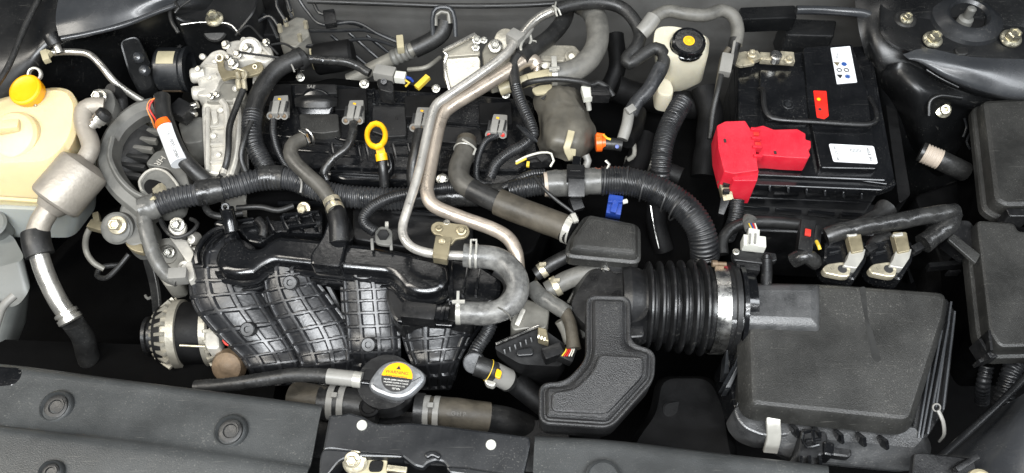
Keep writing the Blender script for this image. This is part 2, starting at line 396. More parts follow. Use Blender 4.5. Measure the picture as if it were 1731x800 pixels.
b = B(); b.tube([(-40, 190, 6), (10, 120, 7), (45, 40, 8), (80, -30, 9)], 10); struct(b, 'wing_seal_left', 'rubber')
# raised pressing with two dimples
t = T('wing_bracket', 'dark pressed sheet metal bracket with two round dimples left of the black round canister', 'bracket', 240, 110, -4)
b = B(); b.prism([(200, 68, 1), (232, 58, 1), (256, 110, -4), (262, 150, -8), (236, 160, -8), (215, 120, -3)], h=2, r=1.2, b=.4); out(b, 'plate', 'paint_dark', t)
for x, y in ((233, 97), (243, 119)):
    b = B(); b.lathe(P(x, y, -2.2), FR, [(1, -.4), (.9, .1), (.6, .5), (.1, .65)], 20); out(b, 'dimple', 'paint', t)
# left strut tower with its bolt
t = T('strut_tower', 'dark strut tower top behind the timing cover, one bright hex bolt on it', 'strut tower', 350, 60, -6)
b = B(); b.prism([(296, -20, 1), (440, -20, 1), (432, 20, 1), (400, 58, -1), (385, 44, 0), (310, 38, 1), (293, 30, 2)], h=24, r=1.5, b=.4); out(b, 'tower_shell', 'paint_dark', t)
b = B(); b.lathe(P(363, 50, -1.5), FR, [(2.2, -1.5), (2.2, 0), (1.9, .3), (.6, .35)], 26); out(b, 'bushing', 'rubber', t)
b = B(); b.tube([(306, 42, 2.3), (340, 38, 2.3), (385, 40, 2), (400, 52, 1.5), (405, 60, 0)], 4); out(b, 'lip', 'steel', t)
bolt(363, 33, 2.2, 31, t)
b = B(); b.tube([(300, -5, 5), (288, 16, 4.5), (290, 36, 4), (302, 56, 3)], 7); b.tube([(296, 4, 6), (302, 14, 6), (296, 22, 5.6)], 5)
b.tube([(296, 18, 4.8), (322, 0, 5)], 4); one(b, 'hood_cable', 'rubber', 'thin black cable looped over the left wing edge beside the strut bolt', 'cable')
# right side body
b = B(); b.surf([[(1440, -60, 3), (1560, -60, 5), (1800, -60, 6), (1960, -60, 6)],
                 [(1450, 40, 1), (1520, 30, 3), (1800, 30, 4), (1960, 30, 4)],
                 [(1470, 130, -6), (1520, 110, -1), (1800, 100, 0), (1960, 100, 0)],
                 [(1480, 230, -20), (1530, 200, -10), (1700, 170, -4), (1960, 170, -4)],
                 [(1500, 330, -34), (1560, 300, -24), (1690, 230, -12), (1960, 240, -10)],
                 [(1540, 480, -45), (1600, 430, -40), (1700, 330, -26), (1960, 330, -24)]], 10, 10)
struct(b, 'inner_wing_right', 'paint_dark')
t = T('strut_tower', 'large black strut tower at top right with domed mount and flange bolts', 'strut tower', 1640, 80, -4)
b = B(); b.loft([[(1488, -30, 3.2), (1490, 55, 3.2), (1530, 80, 3.2), (1600, 92, 3.2), (1731, 100, 3.2), (1900, 100, 3.2), (1900, -30, 3.2)],
                 [(1486, -30, 3), (1487, 60, 3), (1528, 86, 3), (1600, 98, 3), (1731, 108, 3), (1900, 108, 3), (1900, -30, 3)],
                 [(1480, -30, -20), (1480, 90, -20), (1520, 130, -20), (1600, 170, -20), (1731, 180, -20), (1900, 180, -20), (1900, -30, -20)]], 2.0, 5)
out(b, 'tower_top', 'paint_dark', t)
b = B(); b.surf([[(1526, 92, 3.3), (1566, 82, 3.4), (1640, 96, 3.4), (1731, 100, 3.4), (1860, 100, 3.4)],
                 [(1536, 100, 3.2), (1580, 100, 3.3), (1650, 116, 3.1), (1731, 118, 3.1), (1860, 118, 3)],
                 [(1550, 104, 2.4), (1600, 130, 1.8), (1665, 150, 1.2), (1731, 156, 1.2), (1860, 150, 1.2)],
                 [(1554, 106, 1.2), (1604, 138, .3), (1670, 160, -.2), (1731, 168, -.3), (1860, 160, 0)],
                 [(1552, 110, -1), (1600, 142, -2), (1668, 166, -3), (1731, 172, -3), (1860, 166, -3)]], 8, 6)
out(b, 'rolled_shoulder', 'paint', t)
b = B(); b.lathe(P(1633, 34, 3.2), Z, [(6.0, 0), (5.7, .6), (4.8, 1.0), (3.9, 1.5), (3.4, 1.5), (3.0, 1.0), (2.9, -.5)], 48); out(b, 'mount_dome', 'steel_black', t)
b = B(); b.lathe(P(1633, 32, 4.5), Z, [(1.3, -1.0), (1.2, .1), (.9, .3), (.75, .5)]+[(.72+.06*(q%2), .5+q*.22) for q in range(9)]+[(.4, 2.5)], 24); out(b, 'piston_rod', 'bracket_grey', t)
b = B(); b.lathe(P(1633, 34, 3.5), Z, [(3.0, -1), (3.0, 0), (.5, 0)], 40); out(b, 'mount_well', 'matte', t)
for x, y, w_ in ((1576, 68, 33), (1708, 66, 36), (1532, 32, 22), (1652, -2, 30)): bolt(x, y, 3.6, w_, t)
b = B(); b.prism([(1612, 80, 3.6), (1636, 78, 3.6), (1640, 92, 3.6), (1618, 94, 3.6)], h=1, r=1, b=.3); out(b, 'rubber_stop', 'rubber', t); b = B(); b.lathe(P(1530, 33, 3.2), Z, [(1.9, 0), (1.7, .3), (1.0, .3)], 24); out(b, 'rubber_pad', 'rubber', t)
# lower wing bulge with flange bolt
t = T('wing_support', 'dark curved wing support with single washer bolt below the right strut tower', 'body panel', 1590, 230, -14)
b = B(); b.surf([[(1500, 110, 1), (1540, 108, 1.2), (1600, 146, -1), (1680, 172, -3)], [(1490, 140, -4), (1545, 150, 0), (1600, 168, -2), (1680, 190, -6)],
                 [(1505, 190, -12), (1555, 200, -5), (1610, 190, -6), (1675, 210, -10)], [(1530, 250, -22), (1560, 250, -12), (1600, 240, -12), (1650, 260, -18)], [(1560, 300, -34), (1580, 300, -24), (1610, 300, -24), (1640, 310, -30)]], 8, 8)
sheet(b, 'panel', 'paint_dark', t)
b = B(); b.tube([(1566, 118, 1.4), (1590, 133, .9), (1620, 148, .3)], 5); b.tube([(1570, 196, -3), (1572, 172, -1.5), (1590, 162, -.6), (1625, 166, -1)], 7); out(b, 'rib', 'paint_dark', t)
b = B(); b.lathe(P(1594, 186, -4.2), FR, [(1.35, 0), (1.35, .15), (.9, .3), (.75, .35), (.75, .9), (.45, .9), (.4, .4)], 24); out(b, 'bolt', 'zinc_bolt', t)
b = B()
for q in ([(1630, 200, -6), (1634, 215, -7), (1628, 232, -8)], [(1640, 225, -8), (1634, 240, -8), (1640, 252, -9)], [(1652, 196, -6), (1654, 208, -7)]): b.tube(q, 4, n=8)
out(b, 'seam_edge', 'steel_black', t)
# fuse boxes on the right edge
t = T('fuse_box', 'large black fuse box lid cut by the right edge, upper of two', 'fuse box', 1700, 260, -8)
b = B(); b.prism([(1660, 168), (1800, 160), (1800, 348), (1700, 350), (1680, 338)], -1.0, 12, 1.2, prof=[(.9, 0), (.3, .25), (0, .9), (0, 2.2), (-.5, 2.3), (-.7, 2.6), (-.7, 3.6), (-.2, 3.7)]); out(b, 'lid', 'lid', t)
b = B(); b.prism([(1664, 170, -4.9), (1800, 162, -4.9), (1800, 350, -4.9), (1702, 352, -4.9), (1684, 340, -4.9)], h=12, r=1.5, b=.2); out(b, 'box_body', 'gap_shade', t)
b = B(); b.prism([(1700, 352), (1745, 352), (1745, 366), (1706, 366)], .5, 3, .4, .2); out(b, 'latch', 'satin', t)
t = T('fuse_box', 'tall black box with flat dusty lid on the right edge, lower of two', 'fuse box', 1690, 480, -8)
b = B(); b.prism([(1650, 371), (1716, 376), (1722, 390), (1800, 392), (1800, 585), (1690, 588), (1672, 560)], -1.0, 14, 1.0, prof=[(.5, 0), (.15, .15), (0, .5), (0, 2.4), (-.5, 2.5), (-.6, 2.8), (-.6, 4.2), (0, 4.3)]); out(b, 'lid', 'lid', t)
b = B(); b.prism([(1654, 376, -5.4), (1722, 382, -5.4), (1800, 392, -5.4), (1800, 588, -5.4), (1692, 590, -5.4), (1675, 562, -5.4)], h=14, r=1, b=.2); out(b, 'box_body', 'gap_shade', t)
b = B()
b.bar((1648, 580, -2), (1668, 612, -2), 6, 3); b.bar((1664, 566, -1), (1668, 600, -1), 5, 3); b.bar((1650, 615, -3), (1680, 605, -3), 6, 2); out(b, 'latch', 'satin', t)
for i, (q, lab) in enumerate((([(1722, 600, -8), (1706, 640, -9), (1692, 690, -12), (1680, 740, -18)], 'dark corrugated conduit hanging below the lower right fuse box, the longer one'), ([(1668, 618, -12), (1662, 650, -14), (1660, 680, -18)], 'short dark corrugated conduit stub at lower right, deep in shade'))):
    b = B(); b.tube(q, (34, 24)[i], 'corr', pitch=.7, amp=.14); one(b, 'conduit', 'conduit', lab, 'conduit')
# right front corner body
b = B(); b.surf([[(1640, 720, -8), (1690, 690, -4), (1740, 660, 0), (1900, 560, 4)], [(1600, 780, -4), (1680, 740, 0), (1760, 690, 3), (1900, 640, 5)], [(1600, 860, 0), (1680, 830, 3), (1760, 800, 4), (1900, 760, 6)]], 8, 8)
struct(b, 'front_corner_panel', 'paint')
b = B(); b.tube([(1560, 800, 1), (1640, 728, 0), (1700, 672, 0), (1760, 610, 0)], 12); struct(b, 'corner_flange', 'paint_dark')
t = T('corner_bracket', 'small dark tab and round grommet in the bottom right corner', 'bracket', 1650, 775, 0)
b = B(); b.prism([(1545, 765), (1560, 765), (1648, 775), (1655, 810), (1540, 812)], 2.0, 1, .5, .2); b.bar((1615, 795, 3), (1652, 772, 3), 9, .8); out(b, 'tab', 'satin', t)
b = B(); b.lathe(P(1656, 816, 4.5), Z, [(1.6, 0), (1.5, .5), (1.1, .8), (.1, .85)], 24); out(b, 'grommet', 'ivory', t)
# dark ribs and pressings in the right hand gap
t = T('battery_tray', 'black tray wall and pressings between battery and right wing', 'tray', 1540, 300, -20)
b = B(); b.prism([(1482, 60, -8), (1496, 60, -8), (1540, 330, -10), (1520, 345, -10)], h=24, r=.8); out(b, 'side_wall', 'matte', t)
b = B(); b.prism([(1545, 330), (1640, 300), (1665, 470), (1600, 470)], -22, 10, 1.5, .5); out(b, 'tray_wall', 'matte', t)
b = B(); b.bar((1568, 452, -12), (1632, 446, -12), 9, 1.5); b.bar((1600, 462, -13), (1640, 460, -13), 4, 1.5); out(b, 'rib', 'satin', t)
# black bar over battery rear (cowl stay)
t = T('cowl_brace', 'bent dark metal rail along the cowl above the battery', 'rail', 1420, 20, 2)
b = B(); b.tube([(1346, 17, 2), (1400, 18, 2), (1462, 24, 2), (1482, 40, 0), (1500, 90, -6)], 15); out(b, 'rail', 'paint', t)
b = B(); b.prism([(1250, 12), (1345, 8), (1348, 30), (1250, 34)], 0, 3, .6, .3); b.prism([(1320, 30), (1415, 34), (1410, 62), (1330, 60)], -4, 6, .6, .3); out(b, 'bracket', 'paint_dark', t)
# ================================================================== FRONT: slam panel covers
PF = [(0, 4.0)]
t = T('slam_panel_cover', 'wide grey plastic slam panel cover at lower left with round clips and crease', 'cover', 250, 720, 0)
b = B(); b.loft([[(-60, 610, 1.5), (40, 624, 1.5), (200, 645, 1.5), (546, 688, 1.5), (546, 694, 1), (546, 700, -4), (-60, 640, -4)],
                 [(-60, 605, 2.4), (42, 626, 2.4), (200, 647, 2.4), (544, 690, 2.4), (542, 698, 2.6), (530, 712, 2.6), (-60, 660, 2.6)]][:1], 0.3) if False else None
b.surf([[(-60, 620, -2), (42, 626, -2), (200, 648, -2), (340, 666, -2), (545, 694, -2)],
        [(-60, 616, 2.2), (42, 625, 2.2), (200, 646, 2.2), (340, 664, 2.2), (545, 690, 2.2)],
        [(-60, 640, 2.8), (36, 650, 2.8), (200, 668, 2.8), (340, 688, 2.8), (540, 712, 2.8)],
        [(-60, 700, 3.4), (0, 715, 3.4), (200, 735, 3.4), (340, 752, 3.4), (527, 782, 3.4)],
        [(-60, 722, 4.2), (0, 727, 4.2), (200, 752, 4.2), (340, 772, 4.2), (521, 798, 4.2)],
        [(-60, 750, 4.4), (0, 752, 4.4), (200, 780, 4.4), (340, 800, 4.4), (515, 826, 4.4)],
        [(-60, 900, 4.4), (0, 900, 4.4), (200, 910, 4.4), (340, 910, 4.4), (508, 920, 4.4)]], 6, 5)
sheet(b, 'cover', 'shroud', t, th=.3)
b = B(); b.tube([(176, 694, 3.05), (260, 694, 2.95), (340, 696, 2.85), (430, 704, 2.75)], 2.2, n=6); out(b, 'crease', 'stain', t)
def clip_at(x, y, z, w, parent, k=1.0):
    c = P(x, y, z); r = w/2*pxm(c)*100
    b = B(); b.lathe(c, Vector((-.06, -.12, 1)), [(r, 0), (r, .25), (r*.93, .6), (r*.84, .75), (r*.78, .5), (r*.70, .15)], 40); rim = out(b, 'clip_rim', 'shroud', parent)
    b = B(); b.lathe(c, Vector((-.06, -.12, 1)), [(r*.69, 0), (r*.69, .42), (r*.6, .5), (r*.42, .5), (r*.36, .32), (.01, .3)], 30)
    b.ring(c+Vector((.001, 0, .005)), Vector((-.06, -.12, 1)), r*.42, .25, .12, 20, -60, 70); out(b, 'clip', 'rubber', rim)
clip_at(97, 689, 3.2, 58, t); clip_at(391, 730, 3.4, 58, t); clip_at(88, 800, 4.8, 44, t)
t = T('slam_panel_cover', 'grey plastic slam panel cover at bottom centre right, below the T shaped resonator', 'cover', 1080, 770, 0)
b = B(); b.surf([[(903, 748, -2), (1040, 752, -2), (1200, 772, -2), (1400, 796, -2)], [(904, 742, 2), (1040, 751, 2), (1200, 770, 2), (1400, 793, 2)],
                 [(902, 775, 2.6), (1040, 780, 2.6), (1200, 800, 2.6), (1400, 822, 2.6)], [(900, 850, 3), (1040, 850, 3), (1200, 860, 3), (1400, 880, 3)]], 8, 6)
sheet(b, 'cover', 'shroud', t, th=.3)
b = B(); b.lathe(P(1020, 808, 3.6), Z, [(2.2, 0), (2.2, .3), (1.9, .5), (1.8, .2)], 36); out(b, 'clip_rim', 'shroud', t)
b = B(); b.tube([(1090, 792, 2.9), (1150, 806, 2.9)], 2, n=6); b.tube([(930, 768, 2.7), (990, 776, 2.8), (1050, 795, 2.9)], 2, n=6); out(b, 'groove', 'stain', t)
# latch support panel
t = T('latch_panel', 'black painted hood latch support with two pale rivets below the radiator cap', 'panel', 720, 740, 0)
b = B(); b.prism([(556, 701), (580, 700), (590, 697), (612, 703), (634, 715), (655, 717), (688, 714), (730, 717), (895, 738), (897, 752), (884, 812), (760, 800), (752, 783), (738, 778), (722, 784), (716, 792), (700, 788), (680, 772), (600, 766), (560, 760), (545, 762)], 3.0, .6, .35, prof=[(.3, 0), (.08, .1), (0, .3), (0, 1.0)]); out(b, 'plate', 'steel_black', t)
b = B(); b.prism([(545, 758), (600, 762), (680, 768), (680, 774), (600, 772), (575, 778), (550, 810), (538, 812), (540, 775)], 3.5, 3, .6, .25)
b.prism([(752, 788), (790, 790), (885, 806), (885, 816), (760, 800)], 3.5, 2, .5, .25); b.prism([(716, 768), (724, 762), (738, 762), (746, 770), (742, 776), (730, 770), (722, 776)], 3.6, 2, .4, .2); out(b, 'rolled_edge', 'steel_black', t)
bolt(612, 719, 3.1, 18, t, 'white_plastic', name='rivet'); bolt(830, 752, 3.1, 18, t, 'white_plastic', name='rivet')
t = T('hood_latch', 'ivory zinc hood latch with hex bolt at the bottom edge under the latch panel', 'latch', 610, 785, 0)
b = B(); b.prism([(578, 764), (655, 768), (653, 830), (600, 830)], 2.2, .5, .6, .15); out(b, 'plate', 'ivory', t)
b = B(); b.prism([(626, 778), (649, 778), (645, 797), (622, 797)], 2.5, .4, .5, .1); out(b, 'opening', 'matte', t)
b = B(); b.lathe(P(600, 782, 2.6), FR, [(1.5, 0), (1.5, .15), (1.2, .3), (1.2, .45), (.9, .5)], 24); out(b, 'washer', 'zinc', t)
b = B(); b.bar((655, 792, 2.4), (688, 796, 2.4), 10, .8); out(b, 'pawl', 'zinc', t)
bolt(596, 777, 3.3, 28, t, 'zinc', ax=(0, -.5, .85))
# left edge headlamp corner piece
t = T('lamp_bracket', 'glossy black bracket tip touching the left edge above the grey cover', 'bracket', 10, 635, 1)
b = B(); b.prism([(-40, 616), (30, 620), (38, 628), (34, 640), (22, 655), (-40, 662)], 3.2, 2, .6, .4); out(b, 'arm', 'gloss', t)
# ================================================================== RADIATOR TOP: hoses, cap
t = T('radiator_hose', 'brown black upper radiator hose with pinch clamp, right of the radiator cap', 'hose', 780, 700, -8)
b = B(); b.tube([(716, 695, -8), (770, 699, -8), (826, 706, -9)], 52, 'plain', n=28, lump=.05); out(b, 'hose_body', 'rubber_brown', t)
def pinch(x0, y0, x1, y1, z, w, parent, m='clip_white', bw=1.6, tang=True, k=.5):
    a = dvec((x0, y0, z), (x1, y1, z)); c = P((x0+x1)/2, (y0+y1)/2, z); r = w/2*pxm(c)*100
    b = B()
    L = (P(x1, y1, z)-P(x0, y0, z)).length*100
    b.ring(c-a*(L*.003), a, r, L*.36, .12, 32); b.ring(c+a*(L*.003), a, r, L*.36, .12, 32)
    if tang:
        _, s, u = up_frame(a)
        top = c+u*(r*.01+.003)
        b.bar3(top-a*.004, top+a*.004, .7, .8, .1)
    return out(b, 'spring_clamp', m, parent)
pinch(716, 696, 744, 698, -8, 53, t, 'connector')
b = B(); b.tube([(702, 694, -8), (717, 695, -8)], 60, n=28); out(b, 'hose_collar', 'rubber', t)
b = B(); b.tube([(820, 705, -9.2), (860, 712, -11), (900, 730, -15), (930, 760, -22)], 46, n=24); out(b, 'hose_bend', 'rubber', t)
text('G H P', 775, 700, -5.35, 10, 'rubber_dusty', t, ang=-4, nrm=(0, -.35, .9))
t = T('radiator_hose', 'dark radiator hose stub with grey pinch clamp left of the radiator cap neck', 'hose', 570, 680, -8)
b = B(); b.tube([(540, 682, -8), (590, 684, -8), (640, 690, -8)], 56, n=28, lump=.04); out(b, 'hose_body', 'rubber', t)
pinch(556, 680, 586, 682, -8, 58, t, 'connector')
b = B(); b.tube([(500, 672, -10), (556, 680, -8)], 54, n=24); out(b, 'hose_end', 'rubber_brown', t)
t = T('filler_neck', 'black plastic radiator tank and filler neck beneath the cap', 'radiator tank', 660, 690, -8)
b = B(); b.bar((480, 740, -16), (960, 772, -16), 90, 8, 1); b.lathe(P(660, 668, -7), Z, [(3.4, 0), (3.4, 3), (3.9, 3.2), (3.9, 5)], 32); out(b, 'tank', 'satin', t)
b = B(); b.lathe(P(625, 690, -3.4), Z, [(1.4, 0), (1.4, .5), (1.1, .7), (.9, .5), (.1, .5)], 24); out(b, 'boss', 'matte', t)
b = B(); b.tube([(596, 645, -2), (640, 650, -2)], 9); out(b, 'spigot', 'gloss', t)
t = T('overflow_hose', 'braided black overflow hose with pale sleeve running to the radiator cap', 'hose', 500, 640, -3)
b = B(); b.tube([(330, 655, -4.6), (390, 650, -4), (450, 641, -3.2), (500, 634, -2.6), (562, 636, -2)], 24, 'tape', pitch=.25, amp=.05, n=18); out(b, 'braid', 'rubber', t)
b = B(); b.tube([(554, 636, -2), (601, 641, -2)], 27, n=20); out(b, 'sleeve', 'connector', t)
b = B(); b.tube([(598, 641, -2), (612, 643, -2)], 28, n=20); out(b, 'clamp_ring', 'clip_white', t)
# radiator cap
t = T('radiator_cap', 'grey metal radiator cap with orange and black warning disc', 'radiator cap', 668, 640, -2)
cz = -1
pts = []
for k in range(48):
    a = 2*math.pi*k/48
    rr = 39 + 9.5*max(0, math.cos(a-.12))**10 + 10*max(0, math.cos(a-math.pi-.30))**10
    pts.append((671+rr*math.cos(a), 641-rr*.84*math.sin(a)))
b = B(); b.prism(pts, cz, 1.6, 0, dense=True, prof=[(.55, 0), (.2, .1), (0, .4), (0, .9), (.35, 1.1), (.35, 1.9)], n=1); out(b, 'cap_body', 'cap_metal', t)
c = P(671, 638, cz); 
def halfdisc(a0, a1, r, col, nm, h):
    b = B(); v = [c+Vector((math.cos(R(a0+(a1-a0)*k/30))*r, math.sin(R(a0+(a1-a0)*k/30))*r, h)) for k in range(31)]
    v2 = [p-Vector((0, 0, .0006)) for p in v]; b.rings([v2, v]); return out(b, nm, col, t)
up_l = halfdisc(-8, 172, .0208, 'orange', 'upper_label', .0008); lo_l = halfdisc(172, 352, .0208, 'ink', 'lower_label', .0008)
n0 = (0, 0, 1)
text('WARNING', 671, 630, cz+.12, 8.2, 'ink', up_l, ang=-7); text('AVERTISSEMENT', 670, 637, cz+.12, 5.3, 'ink', up_l, ang=-7)
text('▲', 674, 622, cz+.12, 9, 'ink', up_l, ang=-7, name='triangle_mark')
for i, s in enumerate(('NEVER OPEN WHEN HOT', 'NE JAMAIS OUVRIR A CHAUD', 'NISSAN MOTOR CO., LTD.')): text(s, 670-i*.8, 643+i*4.6, cz+.12, (3.7, 3.2, 2.8)[i], 'ink_white', lo_l, ang=-7)
text('127 kPa', 669, 657.5, cz+.12, 4.4, 'ink_white', lo_l, ang=-7)
# ================================================================== LEFT SIDE
t = T('washer_tank', 'large cream plastic fluid tank with orange yellow cap at the left edge', 'fluid tank', 70, 330, -10)
b = B(); b.loft([[(-90, 226, 3.6), (-60, 190, 3.6), (28, 166, 3.6), (92, 152, 3.6), (112, 156, 3.6), (124, 176, 3.2), (118, 232, 2.6), (84, 272, 2.2), (-90, 280, 2.2)],
                 [(-95, 228, 3.0), (-66, 186, 3.0), (25, 160, 3.0), (92, 147, 3.0), (120, 152, 3.0), (134, 178, 2.4), (128, 238, 1.6), (92, 284, 1.0), (-95, 296, 1.0)],
                 [(-100, 240, -2), (-70, 195, -2), (20, 170, -2), (92, 158, -2), (130, 165, -2), (142, 190, -2), (140, 262, -3), (104, 328, -4), (-100, 330, -4)],
                 [(-100, 250, -6), (-70, 205, -6), (20, 185, -6), (92, 175, -6), (130, 182, -6), (148, 205, -6), (150, 290, -6), (118, 352, -6), (-100, 342, -6)]], 2.2, 6)
out(b, 'upper_shell', 'cream', t)
b = B(); b.loft([[(-104, 250, -6.0), (-72, 205, -6.0), (20, 185, -6.0), (92, 175, -6.0), (132, 182, -6.0), (152, 205, -6.0), (166, 300, -6.0), (128, 358, -6.0), (-104, 348, -6.0)],
                 [(-104, 252, -6.4), (-72, 207, -6.4), (20, 187, -6.4), (92, 177, -6.4), (132, 184, -6.4), (152, 207, -6.4), (166, 303, -6.4), (128, 361, -6.4), (-104, 351, -6.4)],
                 [(-90, 300, -13), (-60, 250, -13), (20, 230, -13), (92, 230, -13), (130, 230, -13), (150, 250, -13), (164, 350, -13), (124, 402, -13), (-90, 400, -13)]], 1.6, 5)
out(b, 'lower_shell', 'cream_pale', t)
b = B(); b.bar((-90, 330, -3.4), (70, 341, -3.6), 6, .6, .2); out(b, 'seam_flange', 'cream', t)
b = B(); b.lathe(P(24, 232, 2.6), Vector((-.1, -.35, 1)), [(4.1, -1), (4.0, .4), (3.6, .9), (2.9, 1.1)], 40); out(b, 'pump_boss', 'cream', t)
b = B(); b.bar((-20, 218, 4.6), (34, 212, 4.4), 20, 1.4, .5); out(b, 'moulded_rib', 'cream', t)
ax = Vector((-.12, -.25, 1))
b = B(); b.lathe(P(52, 167, 3.2), ax, [(1.7, -1), (1.7, 1.2)], 32); out(b, 'neck', 'cream', t)
b = B(); n = 60; cc = P(54, 160, 3.6); a, s, u = up_frame(ax); rings = []
for r, h in ((2.2, 0), (2.35, .1), (2.6, 1.6), (2.5, 1.85), (2.2, 1.95), (1.9, 1.8), (.1, 1.85)):
    rings.append([cc+a*(h*.01)+(s*math.cos(2*math.pi*k/n)+u*math.sin(2*math.pi*k/n))*((r+(.06 if k % 2 and .05 < h < 1.7 else 0))*.01) for k in range(n)])
b.rings(rings); out(b, 'cap', 'orange', t)
for i in range(4):
    b = B(); b.bar((128+i*8, 362-i*10, -6.6), (131+i*8, 350-i*10, -6.2), 5, .4, .1, hint=(0, -1, .2)); out(b, 'moulded_mark', 'cream_pale', t)
b = B(); b.lathe(P(60, 178, 3.6), FR, [(.25, 0), (.25, .2), (.1, .25)], 12); out(b, 'vent_pin', 'tan_metal', t)
t = T('reservoir', 'grey white washer reservoir with open neck at the left edge below the cream tank', 'reservoir', 20, 480, -12)
b = B(); b.loft([[(-80, 420, -10), (-20, 390, -10), (20, 395, -10), (44, 440, -10), (-80, 470, -10)], [(-80, 430, -12), (-20, 400, -12), (24, 405, -12), (54, 485, -13), (30, 520, -13), (-80, 520, -12)],
                 [(-80, 520, -18), (-20, 500, -18), (20, 500, -18), (50, 540, -20), (8, 590, -20), (-80, 640, -20)], [(-80, 640, -30), (-20, 600, -30), (10, 600, -30), (10, 630, -30), (0, 650, -30), (-80, 700, -30)]], 1.6, 5); out(b, 'body', 'grey_tank', t)
b = B(); b.lathe(P(-8, 384, -8.5), Vector((.1, -.2, 1)), [(2.0, -2), (2.0, .9), (2.3, 1.0), (2.4, 1.5), (2.0, 1.8), (1.4, 1.8), (1.3, .4)], 36); out(b, 'neck', 'grey_tank', t)
b = B(); b.tube([(24, 500, -9), (4, 520, -9), (-10, 560, -9)], 14); out(b, 'hose', 'connector', t)
# top left air conditioning line
t = T('refrigerant_line', 'thin bright metal line with black valve cap curving behind the cream tank', 'pipe', 120, 95, 2)
b = B(); b.tube([(58, 132, 0), (58, 112, 2), (66, 96, 3), (84, 90, 3.4), (120, 88, 3.2), (150, 92, 2.8), (170, 110, 2), (192, 137, 0), (215, 155, -2), (240, 171, -4)], 12, n=16); out(b, 'pipe', 'alu_pipe', t)
b = B(); b.ring(P(59, 126, 3.2), FR, .85, .7, .35, 24); out(b, 'ring_end', 'alu_cast', t)
b = B(); b.tube([(101, 90, 4), (97, 80, 4.6), (94, 72, 5)], 13, n=16); out(b, 'valve_stem', 'alu_pipe', t)
b = B(); b.lathe(P(95, 76, 4.8), dvec((98, 80, 4), (82, 52, 6)), [(1.15, 0), (1.25, .1), (1.25, 1.5), (1.1, 1.9), (.5, 1.95)], 20); out(b, 'valve_cap', 'satin', t)
b = B(); b.bar((72, 80, 4.2), (80, 104, 4.0), 11, 1, .15); b.bar((66, 86, 4), (86, 92, 4), 8, 1, .15); out(b, 'clip', 'ivory', t)
# suction hose with muffler
t = T('suction_hose', 'aluminium air conditioning hose with big cylindrical muffler between tank and engine mount', 'hose', 100, 330, 0)
b = B(); b.tube([(176, 180, 2), (160, 179, 2.4), (146, 184, 2.4), (141, 196, 2.2), (144, 218, 1.6), (151, 236, 1.2), (153, 252, 1), (143, 272, .6), (130, 290, .4)], 30, n=20, lump=.04); out(b, 'upper_pipe', 'muffler', t)
m0, m1 = P(143, 283, .6), P(90, 345, -1.2); a = (m1-m0).normalized(); r = 43*pxm((m0+m1)/2)*100; L = (m1-m0).length*100
b = B(); b.lathe(m0-a*.004, a, [(r*.45, -.7), (r*.80, 0), (r*.95, .25), (r, .7), (r, L-.4), (r*.985, L), (r*.9, L+.35), (r*.62, L+.6), (r*.48, L+1.6)], 44); out(b, 'muffler', 'muffler', t)
b = B(); b.tube([(84, 352, -1.8), (70, 374, -2.4), (62, 396, -3), (60, 408, -3.4)], 36, n=20); out(b, 'lower_pipe', 'muffler', t)
b = B(); b.tube([(60, 395, -3.2), (62, 412, -3.6), (68, 432, -4.4)], 46, n=24); out(b, 'collar', 'rubber', t)
b = B(); b.tube([(64, 424, -4.2), (76, 462, -6), (96, 505, -8.4), (114, 532, -10)], 31, n=20); out(b, 'metal_pipe', 'alu_pipe', t)
b = B(); q0 = P(112, 530, -9.8); a = dvec((96, 505, -8.4), (118, 540, -10.4))
b.lathe(q0-a*.004, a, [(1.45, 0), (1.75, .15), (1.75, .6), (1.5, .7), (1.5, .9), (1.8, 1.0), (1.8, 1.7), (1.5, 1.9)], 28); out(b, 'end_fitting', 'alu_pipe', t)
b = B(); b.tube([(123, 545, -11), (140, 570, -14), (150, 605, -18), (170, 650, -24)], 36, n=18); out(b, 'rubber_section', 'rubber', t)
b = B(); q0 = P(160, 210, 2.6); a = dvec((158, 213, 2.4), (184, 187, 4)); b.lathe(q0, a, [(.6, -.6), (.62, 0), (.95, .1), (.95, .45), (.8, .5), (.8, .7), (1.1, .8), (1.1, 1.6)], 24); out(b, 'service_port', 'alu_pipe', t)
b = B(); b.lathe(q0+a*.016, a, [(1.2, 0), (1.25, .1), (1.2, 1.0), (1.0, 1.15), (.1, 1.15)], 24); out(b, 'port_cap', 'rubber', t)
t = T('pipe_bracket', 'small grey bracket with shiny flange bolt beside the muffler hose', 'bracket', 175, 168, 1)
b = B(); b.prism([(156, 150), (188, 150), (196, 172), (190, 196), (160, 190), (152, 170)], 1.2, 3, 1, .2); out(b, 'plate', 'bracket_grey', t)
bolt(169, 164, 2.0, 27, t, 'bolt_steel', ax=(-.1, -.5, .8))
b = B(); b.tube([(186, 152, 0), (202, 160, -2), (206, 185, -4)], 22); out(b, 'rubber_sleeve', 'rubber', t)
# dark hoses low left
t = T('bracket_pipe', 'small bent metal pipe and dark rod in the gap under the engine mount', 'pipe', 170, 430, -14)
b = B(); b.tube([(160, 372, -9), (146, 400, -11), (146, 425, -13), (158, 444, -14), (176, 455, -15)], 10, n=12); out(b, 'pipe', 'alu_dark', t)
b = B(); b.bar((152, 380, -8), (182, 388, -8), 16, 1.2, .2); b.bar((163, 362, -8), (166, 378, -8), 10, 1.2, .2); out(b, 'clip', 'tan_metal', t)
b = B(); b.tube([(218, 430, -12), (200, 452, -13), (180, 470, -14), (164, 466, -15), (172, 452, -15), (200, 448, -16)], 9, n=10); out(b, 'dark_rod', 'rubber', t)
